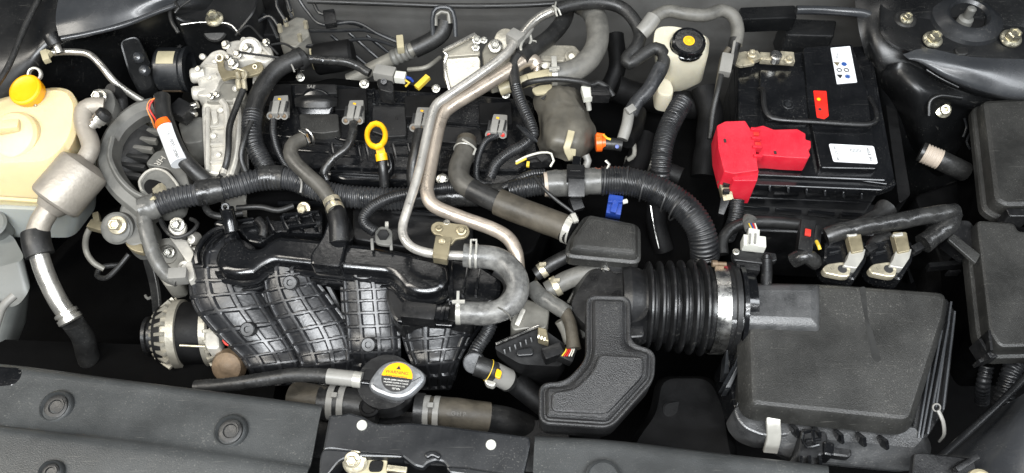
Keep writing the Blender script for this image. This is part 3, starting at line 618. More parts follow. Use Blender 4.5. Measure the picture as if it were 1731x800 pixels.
# engine mount
t = T('engine_mount', 'grey cast arched engine mount bracket with ribbed rubber inside and lug bolts', 'engine mount', 230, 300, -8)
def band(b, pts, w, h, step=.006, bev=.25, n=None):
    """flat strip following points, w px wide, h cm thick"""
    P3 = []
    for p in pts:
        v = P(*p[:3]); ww = (p[3] if len(p) > 3 else w)*pxm(v)/2; P3.append(Vector((v.x, v.y, v.z, ww)))
    S = spline(P3, step); rings = []; hh = h*.005; bb = bev*.01
    for i, q in enumerate(S):
        c = Vector(q[:3]); a = Vector(S[min(i+1, len(S)-1)][:3])-Vector(S[max(i-1, 0)][:3]); a, s, u = up_frame(a, n or Vector((0, -.35, .93)))
        r = q[3]
        rings.append([c+s*x+u*y for x, y in ((-r, -hh), (r, -hh), (r, hh-bb), (r-bb, hh), (-r+bb, hh), (-r, hh-bb))])
    b.rings(rings); return b
b = B(); band(b, [(262, 182, -1), (236, 190, -1), (206, 214, -1.4), (188, 245, -1.8), (182, 276, -2.2), (192, 304, -2.6), (210, 328, -3.2), (236, 350, -4), (262, 372, -5)], 30, 3, bev=.7); out(b, 'arch', 'bracket_grey', t)
b = B(); band(b, [(196, 240, -1), (192, 270, -1.4), (206, 302, -2), (228, 326, -3), (250, 338, -3.6)], 9, 3.4, bev=.3); out(b, 'inner_flange', 'bracket_grey', t)
b = B(); b.prism([(208, 330, -4.2), (238, 345, -4.4), (262, 372, -5), (250, 410, -6), (225, 420, -6), (205, 405, -5.6), (196, 370, -5)], h=4, r=2, b=.5); out(b, 'foot', 'bracket_grey', t)
b = B(); b.prism([(212, 396, -6), (236, 402, -6), (244, 428, -6), (226, 424, -6), (212, 414, -6)], h=1, r=.6, b=.1); out(b, 'tab', 'tan_metal', t)
b = B(); b.lathe(P(200, 386, -5.2), FR, [(2.5, -1), (2.5, .5), (2.2, .7), (2.2, .9), (1.7, 1.1)], 32); out(b, 'washer', 'bracket_grey', t)
bolt(199, 381, -3.6, 32, t, 'zinc', ax=(0, -.45, .85))
b = B(); b.lathe(P(223, 262, -6), dvec((200, 290, -6), (250, 225, -6)), [(3.3, -4.5), (3.3, 4.5)], 28); out(b, 'rubber_block', 'rubber', t)
for i in range(6):
    b = B(); x, y = 222+i*6.5, 296-i*15; b.bar((x-26, y-2, -3.6), (x+18, y+4, -3.8), 8, 1.2, .3); out(b, 'rubber_rib', 'rubber_dusty' if i > 2 else 'rubber', t)
b = B(); b.prism([(236, 326), (233, 308), (244, 290), (262, 283), (282, 289), (300, 308), (306, 322), (300, 345), (262, 350), (246, 340)], -2.4, 4, 1.2, .25); out(b, 'lug', 'bracket_grey', t)
b = B(); band(b, [(240, 322, -2.2), (236, 308, -2.1), (247, 292, -2.1), (263, 286, -2.1), (281, 291, -2.1), (297, 308, -2.2), (304, 322, -2.2)], 4, .7, bev=.15); out(b, 'lug_rim', 'alu_cast', t)
b = B(); b.prism([(244, 322), (242, 312), (250, 302), (272, 306), (284, 320), (270, 330), (252, 330)], -2.35, .4, 1, .1); out(b, 'pocket', 'matte', t)
b = B(); b.tube([(264, 325, -2.6), (275, 316, -1.8)], 17, n=6); out(b, 'lug_bolt', 'zinc', t)
b = B(); b.prism([(244, 278), (262, 256), (276, 252), (308, 268), (322, 318), (304, 316), (286, 286)], -3.2, 5, .8, .25); out(b, 'cast_arm', 'bracket_grey', t)
text('HR', 270, 272, -2.95, 15, 'alu_cast', t, ang=-122, nrm=(0, -.1, 1))
# black round canister
t = T('damper_canister', 'black round canister with ivory sticker on top, left of the timing cover', 'canister', 300, 115, -6)
q0, q1 = P(270, 118, -7), P(326, 118, -7); b = B(); b.lathe(q0, (q1-q0).normalized(), [(2.6, 0), (3.7, .1), (3.9, .4), (3.9, 4.4), (3.6, 4.6), (3.6, 4.9), (4.1, 5.0), (4.1, 5.5), (3.0, 5.6), (2.6, 5.0)], 48); out(b, 'drum', 'steel_black', t)
a = (q1-q0).normalized()
b = B(); b.ring(q0+a*.024, a, 3.93, 3.0, .04, 12, 62, 100); out(b, 'sticker', 'ivory', t)
b = B(); b.ring(q0+a*.024, a, 3.93, 3.4, .04, 12, -46, -22); out(b, 'rust_patch', 'rust', t)
text('★', 303, 79, -3.0, 13, 'ink', t, nrm=(0, .15, 1), name='star_mark')
# timing cover casting
t = T('timing_cover', 'bright cast aluminium timing cover and mount lugs at the left end of the engine', 'engine casting', 390, 200, -10)
b = B(); b.prism([(340, 180), (352, 160), (396, 160), (404, 176), (398, 298), (345, 292)], -2.4, 12, .8, .35); out(b, 'front_plate', 'alu_cast', t)
b = B(); band(b, [(376, 172, -1.9), (384, 190, -1.9), (384, 260, -1.9), (378, 296, -2.4)], 10, 1.4, bev=.3); out(b, 'rib', 'alu_cast', t)
b = B(); band(b, [(400, 172, -2), (406, 200, -2.2), (402, 262, -2.4), (392, 300, -2.6)], 9, 2, bev=.3); out(b, 'rib', 'alu_cast', t)
b = B(); band(b, [(352, 184, -2), (352, 290, -2.2)], 7, 1.2, bev=.25); out(b, 'rib', 'alu_cast', t)
b = B(); b.prism([(356, 188), (366, 184), (368, 206), (360, 210)], -1.7, 1, .3, .15); out(b, 'cast_block', 'alu_cast', t)
b = B(); b.prism([(300, 205), (342, 195), (344, 240), (312, 244), (306, 228)], -4, 6, .8, .3); out(b, 'side_block', 'bracket_grey', t)
b = B(); b.prism([(328, 126), (338, 108), (358, 86), (376, 82), (396, 96), (392, 122), (372, 134), (366, 152), (350, 164), (330, 162), (336, 144)], -.6, 5, .8, .35); out(b, 'mount_lug', 'alu_cast', t)
b = B(); b.prism([(336, 146), (372, 138), (404, 140), (418, 156), (412, 172), (350, 172), (334, 160)], -1.6, 4, .8, .35); out(b, 'lower_web', 'alu_dark', t)
b = B(); b.prism([(378, 72), (400, 66), (440, 68), (458, 78), (464, 98), (446, 108), (424, 100), (402, 106), (384, 92)], .2, 4, .8, .5); out(b, 'upper_housing', 'alu_cast', t)
b = B(); b.lathe(P(424, 84, .3), FR, [(2.0, 0), (2.0, .6), (1.6, .9), (.9, .9), (.8, .4)], 30); out(b, 'round_boss', 'alu_cast', t)
for x, y, w_, z in ((418, 82, 18, 1.3), (402, 92, 15, .8), (395, 108, 20, .5), (450, 72, 14, .8), (382, 76, 16, .4), (356, 163, 12, -.8), (337, 118, 15, -.2), (386, 98, 14, .2), (366, 160, 11, -1)): bolt(x, y, z, w_, t, 'bolt_steel', ax=(-.1, -.45, .85))
for x, y, z, r_ in ((331, 128, -1.2, 1.3), (334, 158, -1.6, 1.2)):
    b = B(); b.lathe(P(x, y, z), Vector((-1, -.2, .1)), [(r_, -1.5), (r_, .5), (r_*.8, .8), (.4, .8)], 20); out(b, 'cast_boss', 'alu_cast', t)
b = B(); b.lathe(P(446, 140, -3), Vector((1, 0, 0)), [(1.3, -1.5), (1.3, 1.5)], 24); b.lathe(P(446, 140, -3), Vector((1, 0, 0)), [(1.5, -.6), (1.6, 0), (1.5, .3)], 24); out(b, 'oil_pipe', 'alu_cast', t)
b = B(); b.prism([(418, 110), (440, 103), (446, 112), (443, 122), (425, 128), (390, 130), (376, 136), (368, 118), (366, 100), (371, 92), (378, 94), (378, 112), (384, 120), (400, 118)], .9, .5, .6, .12); out(b, 'lifting_bracket', 'tan_metal', t)
b = B(); b.ring(P(371, 98, 1.2), FR, .45, .3, .25, 20); b.ring(P(431, 113, 1.1), FR, .25, .2, .15, 16); out(b, 'bracket_eye', 'zinc', t)
for x, y, z in ((342, 96, -.4), (352, 130, -.3), (362, 104, -.3), (344, 150, -1.2), (398, 150, -1.3), (430, 74, .5), (412, 68, .4), (372, 186, -1.8), (394, 196, -1.8), (360, 230, -2.0), (368, 262, -2.1), (350, 200, -1.9)):
    b = B(); b.lathe(P(x, y, z), FR, [(.55, -.5), (.5, .15), (.3, .25), (.2, .1)], 14); out(b, 'cast_nub', 'alu_cast', t)
for x0, y0, x1, y1, z in ((356, 216, 382, 214, -1.9), (356, 246, 382, 244, -2), (356, 276, 380, 274, -2.1), (338, 134, 366, 126, -.3), (346, 108, 372, 112, -.2), (394, 84, 404, 100, .5), (440, 78, 458, 96, .5)):
    b = B(); b.bar((x0, y0, z), (x1, y1, z), 4, .7, .15); out(b, 'cast_web', 'alu_cast', t)
t = T('pipe_clamp_nuts', 'pair of small brass nuts on cable ends on top of the timing cover', 'fitting', 410, 150, 0)
for dx in (0, 10):
    b = B(); b.tube([(401+dx, 124, 1.4), (403+dx, 134, 1.4)], 8, n=6); b.tube([(402+dx, 136, 1.3), (404+dx, 152, .9)], 9, n=12); out(b, 'nut', 'zinc', t)
b = B(); b.tube([(399, 116, 1.5), (416, 122, 1.5), (414, 134, 1.4)], 5); out(b, 'wire', 'zinc', t)
b = B(); b.tube([(411, 152, .8), (400, 180, .4), (388, 215, 0), (386, 255, -.6), (380, 285, -2), (366, 306, -4)], 11, n=12); one(b, 'cable', 'rubber', 'thin black cable running down beside the timing cover from the brass nuts', 'cable')
b = B()
for q in ([(398, 60, 1.0), (420, 44, .5), (440, 62, 1), (470, 92, .5)], [(402, 88, 1.2), (430, 92, 1.6), (474, 98, 1)], [(458, 76, .4), (480, 74, 0), (505, 88, 0)], [(470, 100, .8), (490, 92, .4), (514, 96, .2)]):
    b = B(); b.tube(q, 4, n=8); out(b, 'loose_wire', 'wire_black', None, {398: 'topmost thin black wire arching over the timing cover housing', 402: 'straight thin black wire running across the timing cover housing', 458: 'short black wire bowed up right of the timing cover housing', 470: 'short black wire just above the bend of the thick ribbed conduit'}[q[0][0]], 'wire', 'thin wires above the timing cover')
# left sensor hose with label
t = T('mount_hose', 'black rubber hose with orange band and white printed sticker left of the timing cover', 'hose', 290, 230, 0)
b = B(); b.tube([(274, 164, 1), (276, 190, 1), (284, 214, .8), (294, 240, .4), (308, 266, -.4), (330, 290, -1.6), (356, 312, -3)], 27, n=24); out(b, 'hose_body', 'rubber', t)
b = B(); b.tube([(277, 208, .95), (281, 217, .9)], 30, n=24); out(b, 'orange_band', 'orange_red', t)
b = B(); b.tube([(281, 217, .9), (290, 240, .5), (299, 264, .05), (304, 276, -.2)], 30, n=24); out(b, 'sticker', 'white', t)
text('-16 1B0010080', 291, 243, 2.15, 9, 'ink', t, ang=-71, nrm=(-.1, -.4, .9))
for i, c_ in enumerate(('wire_orange', 'wire_black', 'wire_red')):
    b = B(); b.tube([(268+i, 166, 2), (254+i*2, 170, 1.5), (249+i*1.5, 184, 1), (256+i*3, 200, 0), (262+i*3, 216, -2)], 3.4, n=8); out(b, 'wire', c_, t)
t = T('sensor_plug', 'black plug with metal tip behind the labelled hose', 'sensor', 312, 185, -2)
b = B(); b.bar((296, 182, -1.5), (322, 196, -1.5), 30, 2.4, .3); out(b, 'plug', 'satin', t)
b = B(); b.tube([(318, 182, -1), (334, 177, -.6)], 12, n=14); b.tube([(322, 190, -1.5), (332, 194, -1.5)], 8, n=14); out(b, 'tip', 'steel', t)
# ================================================================== ENGINE BLOCK, VALVE COVER
t = T('engine_block', 'dark engine block and head mass below the valve cover', 'engine block', 680, 330, -20)
b = B(); b.prism([(400, 170), (560, 130), (900, 160), (960, 300), (900, 430), (800, 440), (420, 400)], -9, 24, 1.5, .5); out(b, 'block', 'gap_shade', t)
t = T('valve_cover', 'black plastic valve cover with flat coil pads, ribs and hex bolts', 'valve cover', 660, 230, -8)
b = B(); b.prism([(428, 150), (470, 140), (560, 140), (640, 150), (760, 156), (900, 168), (912, 262), (880, 290), (760, 290), (700, 288), (560, 282), (520, 286), (452, 262), (420, 214)], -4.6, 6, 1.2, .5); out(b, 'cover', 'gloss', t)
b = B(); b.prism([(455, 232), (520, 236), (545, 244), (700, 252), (905, 262), (900, 318), (760, 306), (580, 304), (560, 296), (500, 290), (450, 272)], -5.4, 4, .8, .3); out(b, 'front_step', 'gloss', t)
for i, (x, y) in enumerate(((470, 165), (597, 172), (716, 184), (842, 196))):
    b = B(); b.prism([(x-32, y-22), (x+22, y-24), (x+24, y+14), (x-32, y+14)], -3.7, 1.6, .35, .15); out(b, 'coil_pad', 'matte', t)
b = B(); b.prism([(629, 178), (686, 180), (688, 230), (655, 232), (627, 222)], -3.9, 1.6, .5, .2); out(b, 'centre_pad', 'satin', t)
b = B(); b.prism([(744, 212), (812, 218), (818, 245), (742, 240)], -3.9, 1.4, .4, .2); out(b, 'centre_pad', 'satin', t)
b = B(); b.prism([(505, 192), (572, 192), (574, 222), (545, 226), (508, 222)], -3.0, 3, .5, .2); out(b, 'neck_block', 'lid', t)
b = B()
for x0, y0, x1, y1, z in ((470, 266, 640, 276, -5.0), (560, 291, 640, 295, -5), (655, 276, 700, 279, -5), (520, 241, 610, 248, -4.6)): b.bar((x0, y0, z), (x1, y1, z), 3.5, .8, .15)
out(b, 'long_ribs', 'gloss', t, kind='stuff')
for x in (560, 604, 618, 664, 690):
    b = B(); b.bar((x, 236+x*.01, -4.6), (x+8, 288, -5.2), 5, .9, .2); out(b, 'cross_rib', 'gloss', t)
for q in ([(438, 226), (500, 232), (520, 222)], [(560, 226), (575, 236), (620, 240)], [(660, 246), (720, 244), (736, 252), (830, 256)], [(560, 262), (610, 266)], [(670, 262), (700, 264)], [(632, 150), (632, 176)], [(690, 154), (690, 214)], [(744, 160), (744, 210)], [(562, 156), (630, 160)], [(640, 174), (688, 177)], [(750, 208), (812, 214)], [(500, 254), (556, 258)]):
    b = B(); b.tube([(x, y, -4.55) for x, y in q], 4.5, n=8); out(b, 'moulded_ridge', 'gloss', t)
for x, y, z, w_ in ((508, 131, -3.6, 15), (616, 142, -3.6, 17), (737, 150, -3.6, 15), (855, 160, -3.4, 15), (748, 304, -5, 21), (520, 216, -4, 14)): bolt(x, y, z, w_, t, 'bolt_steel', ax=(0, -.5, .85))
b = B(); b.tube([(655, 262, -4), (660, 285, -5), (650, 300, -5.5), (652, 318, -7)], 16, n=14); out(b, 'dipstick_boss', 'gloss', t)
# oil filler cap
t = T('oil_filler_cap', 'black oval oil filler cap with raised grip on the valve cover', 'oil cap', 534, 165, -3)
b = B(); b.lathe(P(534, 180, -3.2), FR, [(3.0, -1.2), (3.0, .2), (2.7, .5), (2.5, .55), (.1, .6)], 40); out(b, 'cap_base', 'gloss', t)
b = B(); b.surf([[(498, 166, -2.6), (516, 161, -1.6), (550, 161, -1.6), (570, 166, -2.6)], [(498, 172, -2.2), (516, 168, -.9), (550, 168, -.9), (570, 172, -2.2)], [(499, 180, -2.6), (516, 182, -1.6), (550, 182, -1.6), (569, 180, -2.6)]], 5, 5); sheet(b, 'grip', 'satin', t, th=.35)
b = B(); b.prism([(498, 144), (568, 142), (570, 158), (498, 160)], -2.3, 1, .3, .15); out(b, 'grip_top', 'satin', t)
text('SAE', 526, 147, -2.1, 9, 'connector', t, ang=-3, nrm=(0, -.2, 1))
# ignition coil connectors
def coil_plug(x, y, lab, pink=False):
    t = T('coil_connector', lab, 'connector', x, y, -2, 'grey plugs on the ignition coils')
    z = -2.0
    b = B(); b.bar((x+4, y-14, z-.6), (x, y+12, z+.1), 24, 1.8, .4, w1=31); hd = out(b, 'coil_head', 'connector', t)
    b = B(); b.bar((x-4, y-8, z+1.0), (x-8, y+14, z+1.0), 11, 1.2, .2); out(b, 'latch', 'connector', t)
    b = B(); b.bar((x+8, y-8, z+.9), (x+3, y+14, z+.9), 8, 1.2, .2); out(b, 'latch', 'connector', t)
    b = B(); b.bar((x-1, y-13, z+.5), (x, y-15, z+.5), 5, .3, .05); out(b, 'lock_tab', 'yellow', hd)
    for dx in (-14, 2, 13):
        b = B(); b.bar((x+dx, y-9, z+.72), (x+dx-3, y+9, z+1.0), 3.4, .5, .05); out(b, 'dark_slot', 'ink', hd)
    b = B(); b.bar((x-10, y-2, z+.8), (x+11, y, z+.8), 4, .6, .1); out(b, 'cross_web', 'connector', hd)
    for dx in (-12, 0, 11):
        c = P(x-3+dx, y+13+abs(dx)*.05, z+.7)
        b = B(); b.lathe(c, Vector((-.1, -.8, .5)), [(.62, -.8), (.68, 0), (.62, .3), (.46, .3), (.44, .1)], 20); out(b, 'terminal_ring', 'connector', t)
        b = B(); b.lathe(c, Vector((-.1, -.8, .5)), [(.35, -.2), (.33, .28), (.2, .34)], 14); out(b, 'wire_seal', 'rust' if not pink else 'wire_red', t)
    return t
coil_plug(473, 182, 'grey ignition coil connector left of the oil filler cap')
coil_plug(600, 190, 'grey ignition coil connector between the oil cap and the yellow dipstick ring')
coil_plug(714, 202, 'grey ignition coil connector half hidden by the metal coolant pipes')
coil_plug(842, 214, 'grey ignition coil connector right of the metal pipes, one pink seal', True)
def conduit(pts, w, lab, m='conduit', kind='corr', pitch=.42, amp=.1, name='conduit', cat='conduit', n=16, **k):
    b = B(); b.tube(pts, w, kind, n=n, pitch=pitch, amp=amp, **k); return one(b, name, m, lab, cat)
conduit([(462, 203, -1.6), (462, 225, -1.8), (470, 255, -2.6), (486, 282, -3.6), (512, 305, -4.6)], 12, 'thin corrugated conduit from the leftmost coil connector down to the harness', pitch=.3)
conduit([(598, 208, -1.6), (596, 228, -1.2), (586, 250, -1.6), (562, 270, -2.4), (548, 290, -3.4), (552, 305, -4.4)], 15, 'taped wire tail from the coil connector left of the dipstick', 'tape', 'tape', pitch=.7)
conduit([(711, 222, -1.6), (706, 245, -2), (700, 275, -3.2), (698, 300, -4.6), (702, 325, -5.5)], 22, 'black sleeve from the third coil connector behind the metal pipes', 'rubber', 'plain')
conduit([(840, 228, -1.4), (822, 238, -1), (812, 256, -1.4), (806, 280, -2.6), (808, 305, -4), (830, 312, -4.6)], 12, 'thin corrugated conduit curling from the rightmost coil connector', pitch=.3)
# dipstick
t = T('dipstick', 'bright yellow oil dipstick ring handle in the middle of the engine', 'dipstick', 640, 250, -2)
b = B(); c = [(636+15.5*math.sin(a), 229-20*math.cos(a), .9-.6*math.cos(a+.3)) for a in [2*math.pi*k/12 for k in range(12)]]
b.tube(c, 9, n=12, closed=True, flat=1.3); out(b, 'ring_handle', 'yellow', t)
b = B(); b.bar((640, 244, .3), (645, 262, -1), 15, .8, .2); out(b, 'stem', 'yellow', t)
b = B(); b.tube([(644, 260, -1.2), (646, 272, -1.8)], 20, n=18); b.tube([(643, 256, -.8), (644, 261, -1.0)], 14, n=18); out(b, 'plug', 'yellow', t)
b = B(); b.tube([(646, 270, -2), (648, 290, -3), (650, 316, -5)], 17, n=16); out(b, 'guide_tube', 'satin', t)
# sensor with grey plug on rear of engine
t = T('cam_sensor', 'grey and white sensor plug with blue wire at the back of the valve cover', 'sensor', 660, 130, -2)
b = B(); b.bar((634, 122, -1), (668, 128, -1), 22, 2, .3); out(b, 'body', 'connector', t)
b = B(); b.bar((668, 130, -.8), (686, 132, -.8), 16, 1.4, .2); out(b, 'plug', 'white_plastic', t)
b = B(); b.tube([(684, 130, -.8), (694, 133, -1), (698, 138, -1.6)], 5, n=8); out(b, 'wire', 'blue', t)
b = B(); b.tube([(684, 135, -.8), (692, 140, -1), (686, 146, -1.8)], 4, n=8); out(b, 'wire', 'wire_yellow', t)
b = B(); b.prism([(636, 132), (664, 134), (666, 158), (640, 152)], -1.2, 3, .8, .25); b.lathe(P(649, 138, -.8), FR, [(.5, -.3), (.5, .2), (.3, .2), (.25, 0)], 16); out(b, 'mounting_foot', 'satin', t)
b = B(); b.bar((704, 149, -2), (724, 130, -1.6), 10, .8, .1); one(b, 'yellow_tab', 'wire_yellow', 'yellow plastic tab sticking up behind the valve cover', 'tab')
b = B(); b.tube([(512, 99, 0), (550, 102, 0), (580, 104, 0), (600, 110, -.4), (625, 124, -1)], 15, 'tape', pitch=.8); one(b, 'taped_harness', 'tape', 'taped black cable running along the back of the valve cover to the sensor', 'cable')
b = B(); b.tube([(690, 118, -3), (720, 114, -2), (744, 98, -3)], 8); one(b, 'rear_tube', 'alu_dark', 'small metal tube behind the grey sensor plug', 'pipe')
# vertical conduit left of engine
t = T('main_conduit', 'thick ribbed black conduit rising left of the oil filler cap', 'conduit', 440, 220, -1)
b = B(); b.tube([(506, 98, 1), (488, 106, 1), (468, 118, .8), (450, 138, .5), (436, 164, .2), (427, 196, 0)], 31, n=22); out(b, 'smooth_sleeve', 'rubber', t)
b = B(); b.tube([(428, 190, 0), (425, 216, -.4), (430, 246, -1.2), (446, 276, -2.8), (462, 300, -4)], 34, 'corr', n=22, pitch=.5, amp=.08); out(b, 'ribbed_sleeve', 'conduit', t)
b = B(); b.tube([(480, 100, 1.6), (492, 108, 1.7), (498, 122, 1.2)], 3, n=6); out(b, 'cable_tie', 'connector', t)
b = B(); b.lathe(P(507, 100, 0), dvec((520, 88, 0), (480, 110, 0)), [(1.0, -1.2), (1.8, -.8), (2.0, .4), (1.7, 1.0)], 24); out(b, 'grommet', 'rubber', t)
conduit([(425, 205, 1), (412, 240, .4), (408, 270, -1), (420, 300, -3)], 10, 'slim black cable between timing cover and thick ribbed conduit', 'rubber', 'plain', name='cable', cat='cable')
b = B()
for q in ([(405, 232, -2), (405, 296, -4)], [(418, 232, -2), (420, 294, -4)], [(405, 232, -2), (418, 232, -2)]): b.tube(q, 4, n=6)
one(b, 'wire_frame', 'steel_black', 'narrow dark wire frame beside the timing cover', 'frame')
# PCV hose
t = T('breather_hose', 'grey rubber breather hose with gold spring clamp curving down to the intake manifold', 'hose', 530, 290, 0)
b = B(); b.tube([(512, 236, 0), (497, 243, .4), (491, 258, .4), (498, 274, 0), (520, 296, -.4), (542, 316, -.8), (558, 338, -1.2), (566, 362, -2)], 25, n=20, lump=.03); out(b, 'hose_body', 'rubber_mid', t)
pinch(560, 338, 568, 356, -1.3, 27, t, 'zinc')
b = B(); a = dvec((500, 240, .4), (520, 228, -.4)); b.ring(P(512, 234, 0), a, 1.25, .5, .25, 6); b.ring(P(519, 232, -.2), a, 1.3, .3, .3, 24); out(b, 'clamp', 'steel', t)
# main harness
t = T('engine_harness', 'thick corrugated black wiring conduit running across the engine above the manifold', 'harness', 500, 320, -3)
b = B(); b.tube([(262, 348, -2), (300, 335, -2), (350, 326, -2.2), (400, 314, -2.8), (440, 304, -3.2), (490, 303, -3.4), (530, 318, -3.8), (570, 330, -4.2), (640, 336, -4.6), (700, 336, -4.8)], 40, 'corr', n=22, pitch=.62, amp=.11); out(b, 'conduit', 'conduit_dusty', t)
b = B(); b.tube([(700, 334, -5.4), (760, 332, -5.4), (820, 330, -5), (880, 324, -4)], 38, 'tape', n=20, pitch=1.4); out(b, 'taped_section', 'tape', t)
b = B(); b.tube([(334, 328, -2.1), (352, 324, -2.2), (376, 320, -2.4)], 44, 'tape', n=20, pitch=.9); out(b, 'tape_wrap', 'tape', t)
b = B(); b.tube([(238, 356, -2), (252, 352, -2), (266, 347, -2)], 44, 'tape', n=20, pitch=.8); out(b, 'tape_wrap', 'tape_grey', t)
b = B(); b.tube([(440, 302, -3.2), (462, 300, -3.3), (480, 302, -3.4)], 43, 'tape', n=20, pitch=1.1); out(b, 'tape_wrap', 'tape', t)
b = B(); b.tube([(503, 292, -1.4), (510, 308, -1.6), (508, 326, -2.2)], 4, n=6); out(b, 'cable_tie', 'connector', t)
b = B(); b.tube([(248, 350, -1.2), (254, 340, -.4), (262, 334, 0)], 7, n=8); out(b, 'twine', 'ivory', t)
conduit([(244, 358, -2), (246, 384, -2.6), (254, 412, -3.4), (264, 440, -4.4), (280, 462, -5.4), (302, 474, -6)], 25, 'grey tape wrapped harness branch dropping beside the engine mount', 'tape_grey', 'tape', pitch=1.0, name='harness_branch', cat='harness', n=20)
t = T('ground_strap', 'small bolt and looped black wires under the left end of the thick conduit', 'bolt and wires', 300, 385, -5)
bolt(300, 380, -3.8, 26, t, 'bolt_steel', ax=(0, -.5, .85))
b = B(); b.lathe(P(300, 386, -4.4), FR, [(1.3, -.5), (1.3, .2), (1.0, .4)], 24); out(b, 'washer', 'alu_cast', t)
b = B(); b.tube([(268, 366, -4), (278, 386, -4), (296, 402, -4), (322, 394, -4), (334, 378, -4.4), (322, 370, -4.6)], 7, n=8); out(b, 'wire', 'rubber', t)
b = B(); b.tube([(272, 372, -5), (290, 396, -5), (316, 404, -5)], 6, n=8); out(b, 'wire', 'wire_black', t)
b = B(); b.prism([(284, 398), (312, 402), (336, 440), (318, 446), (300, 420)], -6.5, 3, .6, .2); out(b, 'cast_ear', 'alu_cast', t)
b = B(); b.bar((286, 468, -5.4), (318, 466, -5.6), 22, 2.2, .4); out(b, 'plug', 'connector', t)
b = B(); b.prism([(312, 444), (324, 440), (330, 470), (318, 478)], -6.2, 3, .6, .2); out(b, 'cast_ear', 'alu_cast', t)
t = T('tensioner', 'cast belt tensioner arm with small pulley in the shade under the engine mount', 'belt tensioner', 270, 430, -12)
b = B(); b.lathe(P(286, 430, -12), FR, [(2.4, -1.6), (2.6, -1.4), (2.6, -1.1), (2.2, -1.0), (2.2, .2), (2.6, .3), (2.6, .6), (1.6, .7), (1.4, .3)], 36); out(b, 'pulley', 'alu_dark', t)
bolt(286, 427, -11.2, 20, t, 'bolt_steel', ax=(0, -.5, .85))
b = B(); b.prism([(236, 400), (262, 392), (300, 440), (306, 480), (280, 486), (250, 440)], -14, 4, 1, .4); out(b, 'arm', 'alu_dark', t)
t = T('belt', 'black ribbed drive belt edge running down left of the alternator', 'belt', 262, 480, -17)
b = B(); band(b, [(240, 400, -15), (250, 440, -16), (262, 490, -18), (268, 560, -20)], 22, .5, bev=.1, n=Vector((-.6, -.4, .7))); out(b, 'belt_band', 'rubber', t)
t = T('casting_bosses', 'rough aluminium block bosses and bolts between harness branch and manifold end', 'engine casting', 318, 430, -8)
for x, y, z, r_ in ((322, 404, -7, .9), (312, 452, -8, 1.1), (326, 426, -8, .8), (276, 352, -6, 1.0)):
    b = B(); b.lathe(P(x, y, z), FR, [(r_*1.2, -2), (r_, -.2), (r_*.85, .2), (r_*.5, .25), (r_*.45, -.1)], 20); out(b, 'cast_boss', 'alu_cast', t)
b = B(); b.prism([(296, 404), (330, 392), (340, 420), (334, 470), (318, 480), (310, 440)], -9.5, 5, .8, .4); out(b, 'cast_web', 'alu_dark', t)
bolt(318, 414, -8.6, 13, t, 'bolt_steel', ax=(0, -.5, .85)); bolt(309, 470, -7.5, 12, t, 'bolt_steel', ax=(0, -.5, .85))
t = T('mount_bolts', 'three small bolts and a cast ledge on the inner side of the arched engine mount', 'bolts', 240, 230, -5)
b = B(); b.prism([(232, 196), (262, 186), (288, 200), (300, 250), (270, 262), (240, 240)], -7, 5, .8, .4); out(b, 'cast_ledge', 'alu_dark', t)
for x, y in ((252, 206), (262, 236), (240, 232)): bolt(x, y, -6.6, 14, t, 'bolt_steel', ax=(-.2, -.5, .8))
t = T('small_hoses', 'two small black vacuum hoses crossing under the thick harness near the timing cover', 'hoses', 350, 350, -6)
b = B(); b.tube([(330, 300, -4), (344, 330, -6), (350, 356, -6.4), (372, 366, -6.6), (410, 360, -7)], 12, n=12); out(b, 'hose', 'rubber', t)
b = B(); b.tube([(400, 352, -6), (440, 350, -6), (470, 356, -6.4), (496, 348, -6.6)], 10, n=12); out(b, 'hose', 'rubber', t)
# ================================================================== ALTERNATOR
t = T('alternator', 'alternator with slotted aluminium housings below the left end of the manifold', 'alternator', 320, 560, -16)
c0 = P(292, 566, -17); ax = (P(382, 560, -17)-c0).normalized()
b = B(); b.lathe(c0+ax*.014, ax, [(5.0, 0), (5.05, .2), (5.05, 4.4), (5.0, 4.6)], 48); out(b, 'stator', 'matte', t)
b = B(); b.lathe(c0, ax, [(2.4, -1.8), (4.2, -1.2), (4.9, -.6), (5.1, 0), (5.15, .6), (5.5, .7), (5.5, 1.9), (5.1, 2.0)], 48); fh = out(b, 'front_housing', 'alu_sheet', t)
b = B(); b.lathe(c0+ax*.056, ax, [(5.1, 0), (5.5, .1), (5.5, 1.1), (5.0, 1.3), (3.6, 3.0)], 48); rh = out(b, 'rear_housing', 'alu_sheet', t)
_, s_, u_ = up_frame(ax)
for kk in range(22):
    th = 2*math.pi*kk/22; d_ = s_*math.cos(th)+u_*math.sin(th)
    if d_.z < -.35: continue
    for h0, h1, r0, r1, par in ((-.020, .006, .036, .0560, fh), (.064, .084, .0560, .044, rh)):
        b = B(); b.bar3(c0+ax*h0+d_*r0, c0+ax*h1+d_*r1, .55, 1.0, .12, hint=d_); out(b, 'fin', 'alu_sheet', par)
b = B(); b.lathe(c0-ax*.017, ax, [(2.0, 0), (4.7, .02), (5.0, 1.0), (5.0, 1.5)], 48); out(b, 'dark_slots', 'matte', fh)
b = B(); b.lathe(c0+ax*.070, ax, [(5.35, 0), (4.9, .6), (4.0, 1.6), (2, 1.7)], 48); out(b, 'dark_slots', 'matte', rh)
b = B(); b.lathe(c0-ax*.034, ax, [(2.6, -.6), (3.1, -.5), (3.1, .0), (2.7, .2), (2.7, .8), (3.2, 1.0), (3.2, 1.4), (2.4, 1.7)], 36); out(b, 'pulley', 'satin', t)
b = B(); b.lathe(c0-ax*.019, ax, [(3.5, -.2), (3.6, .0), (3.4, .3)], 36); out(b, 'hub_ring', 'ivory', t)
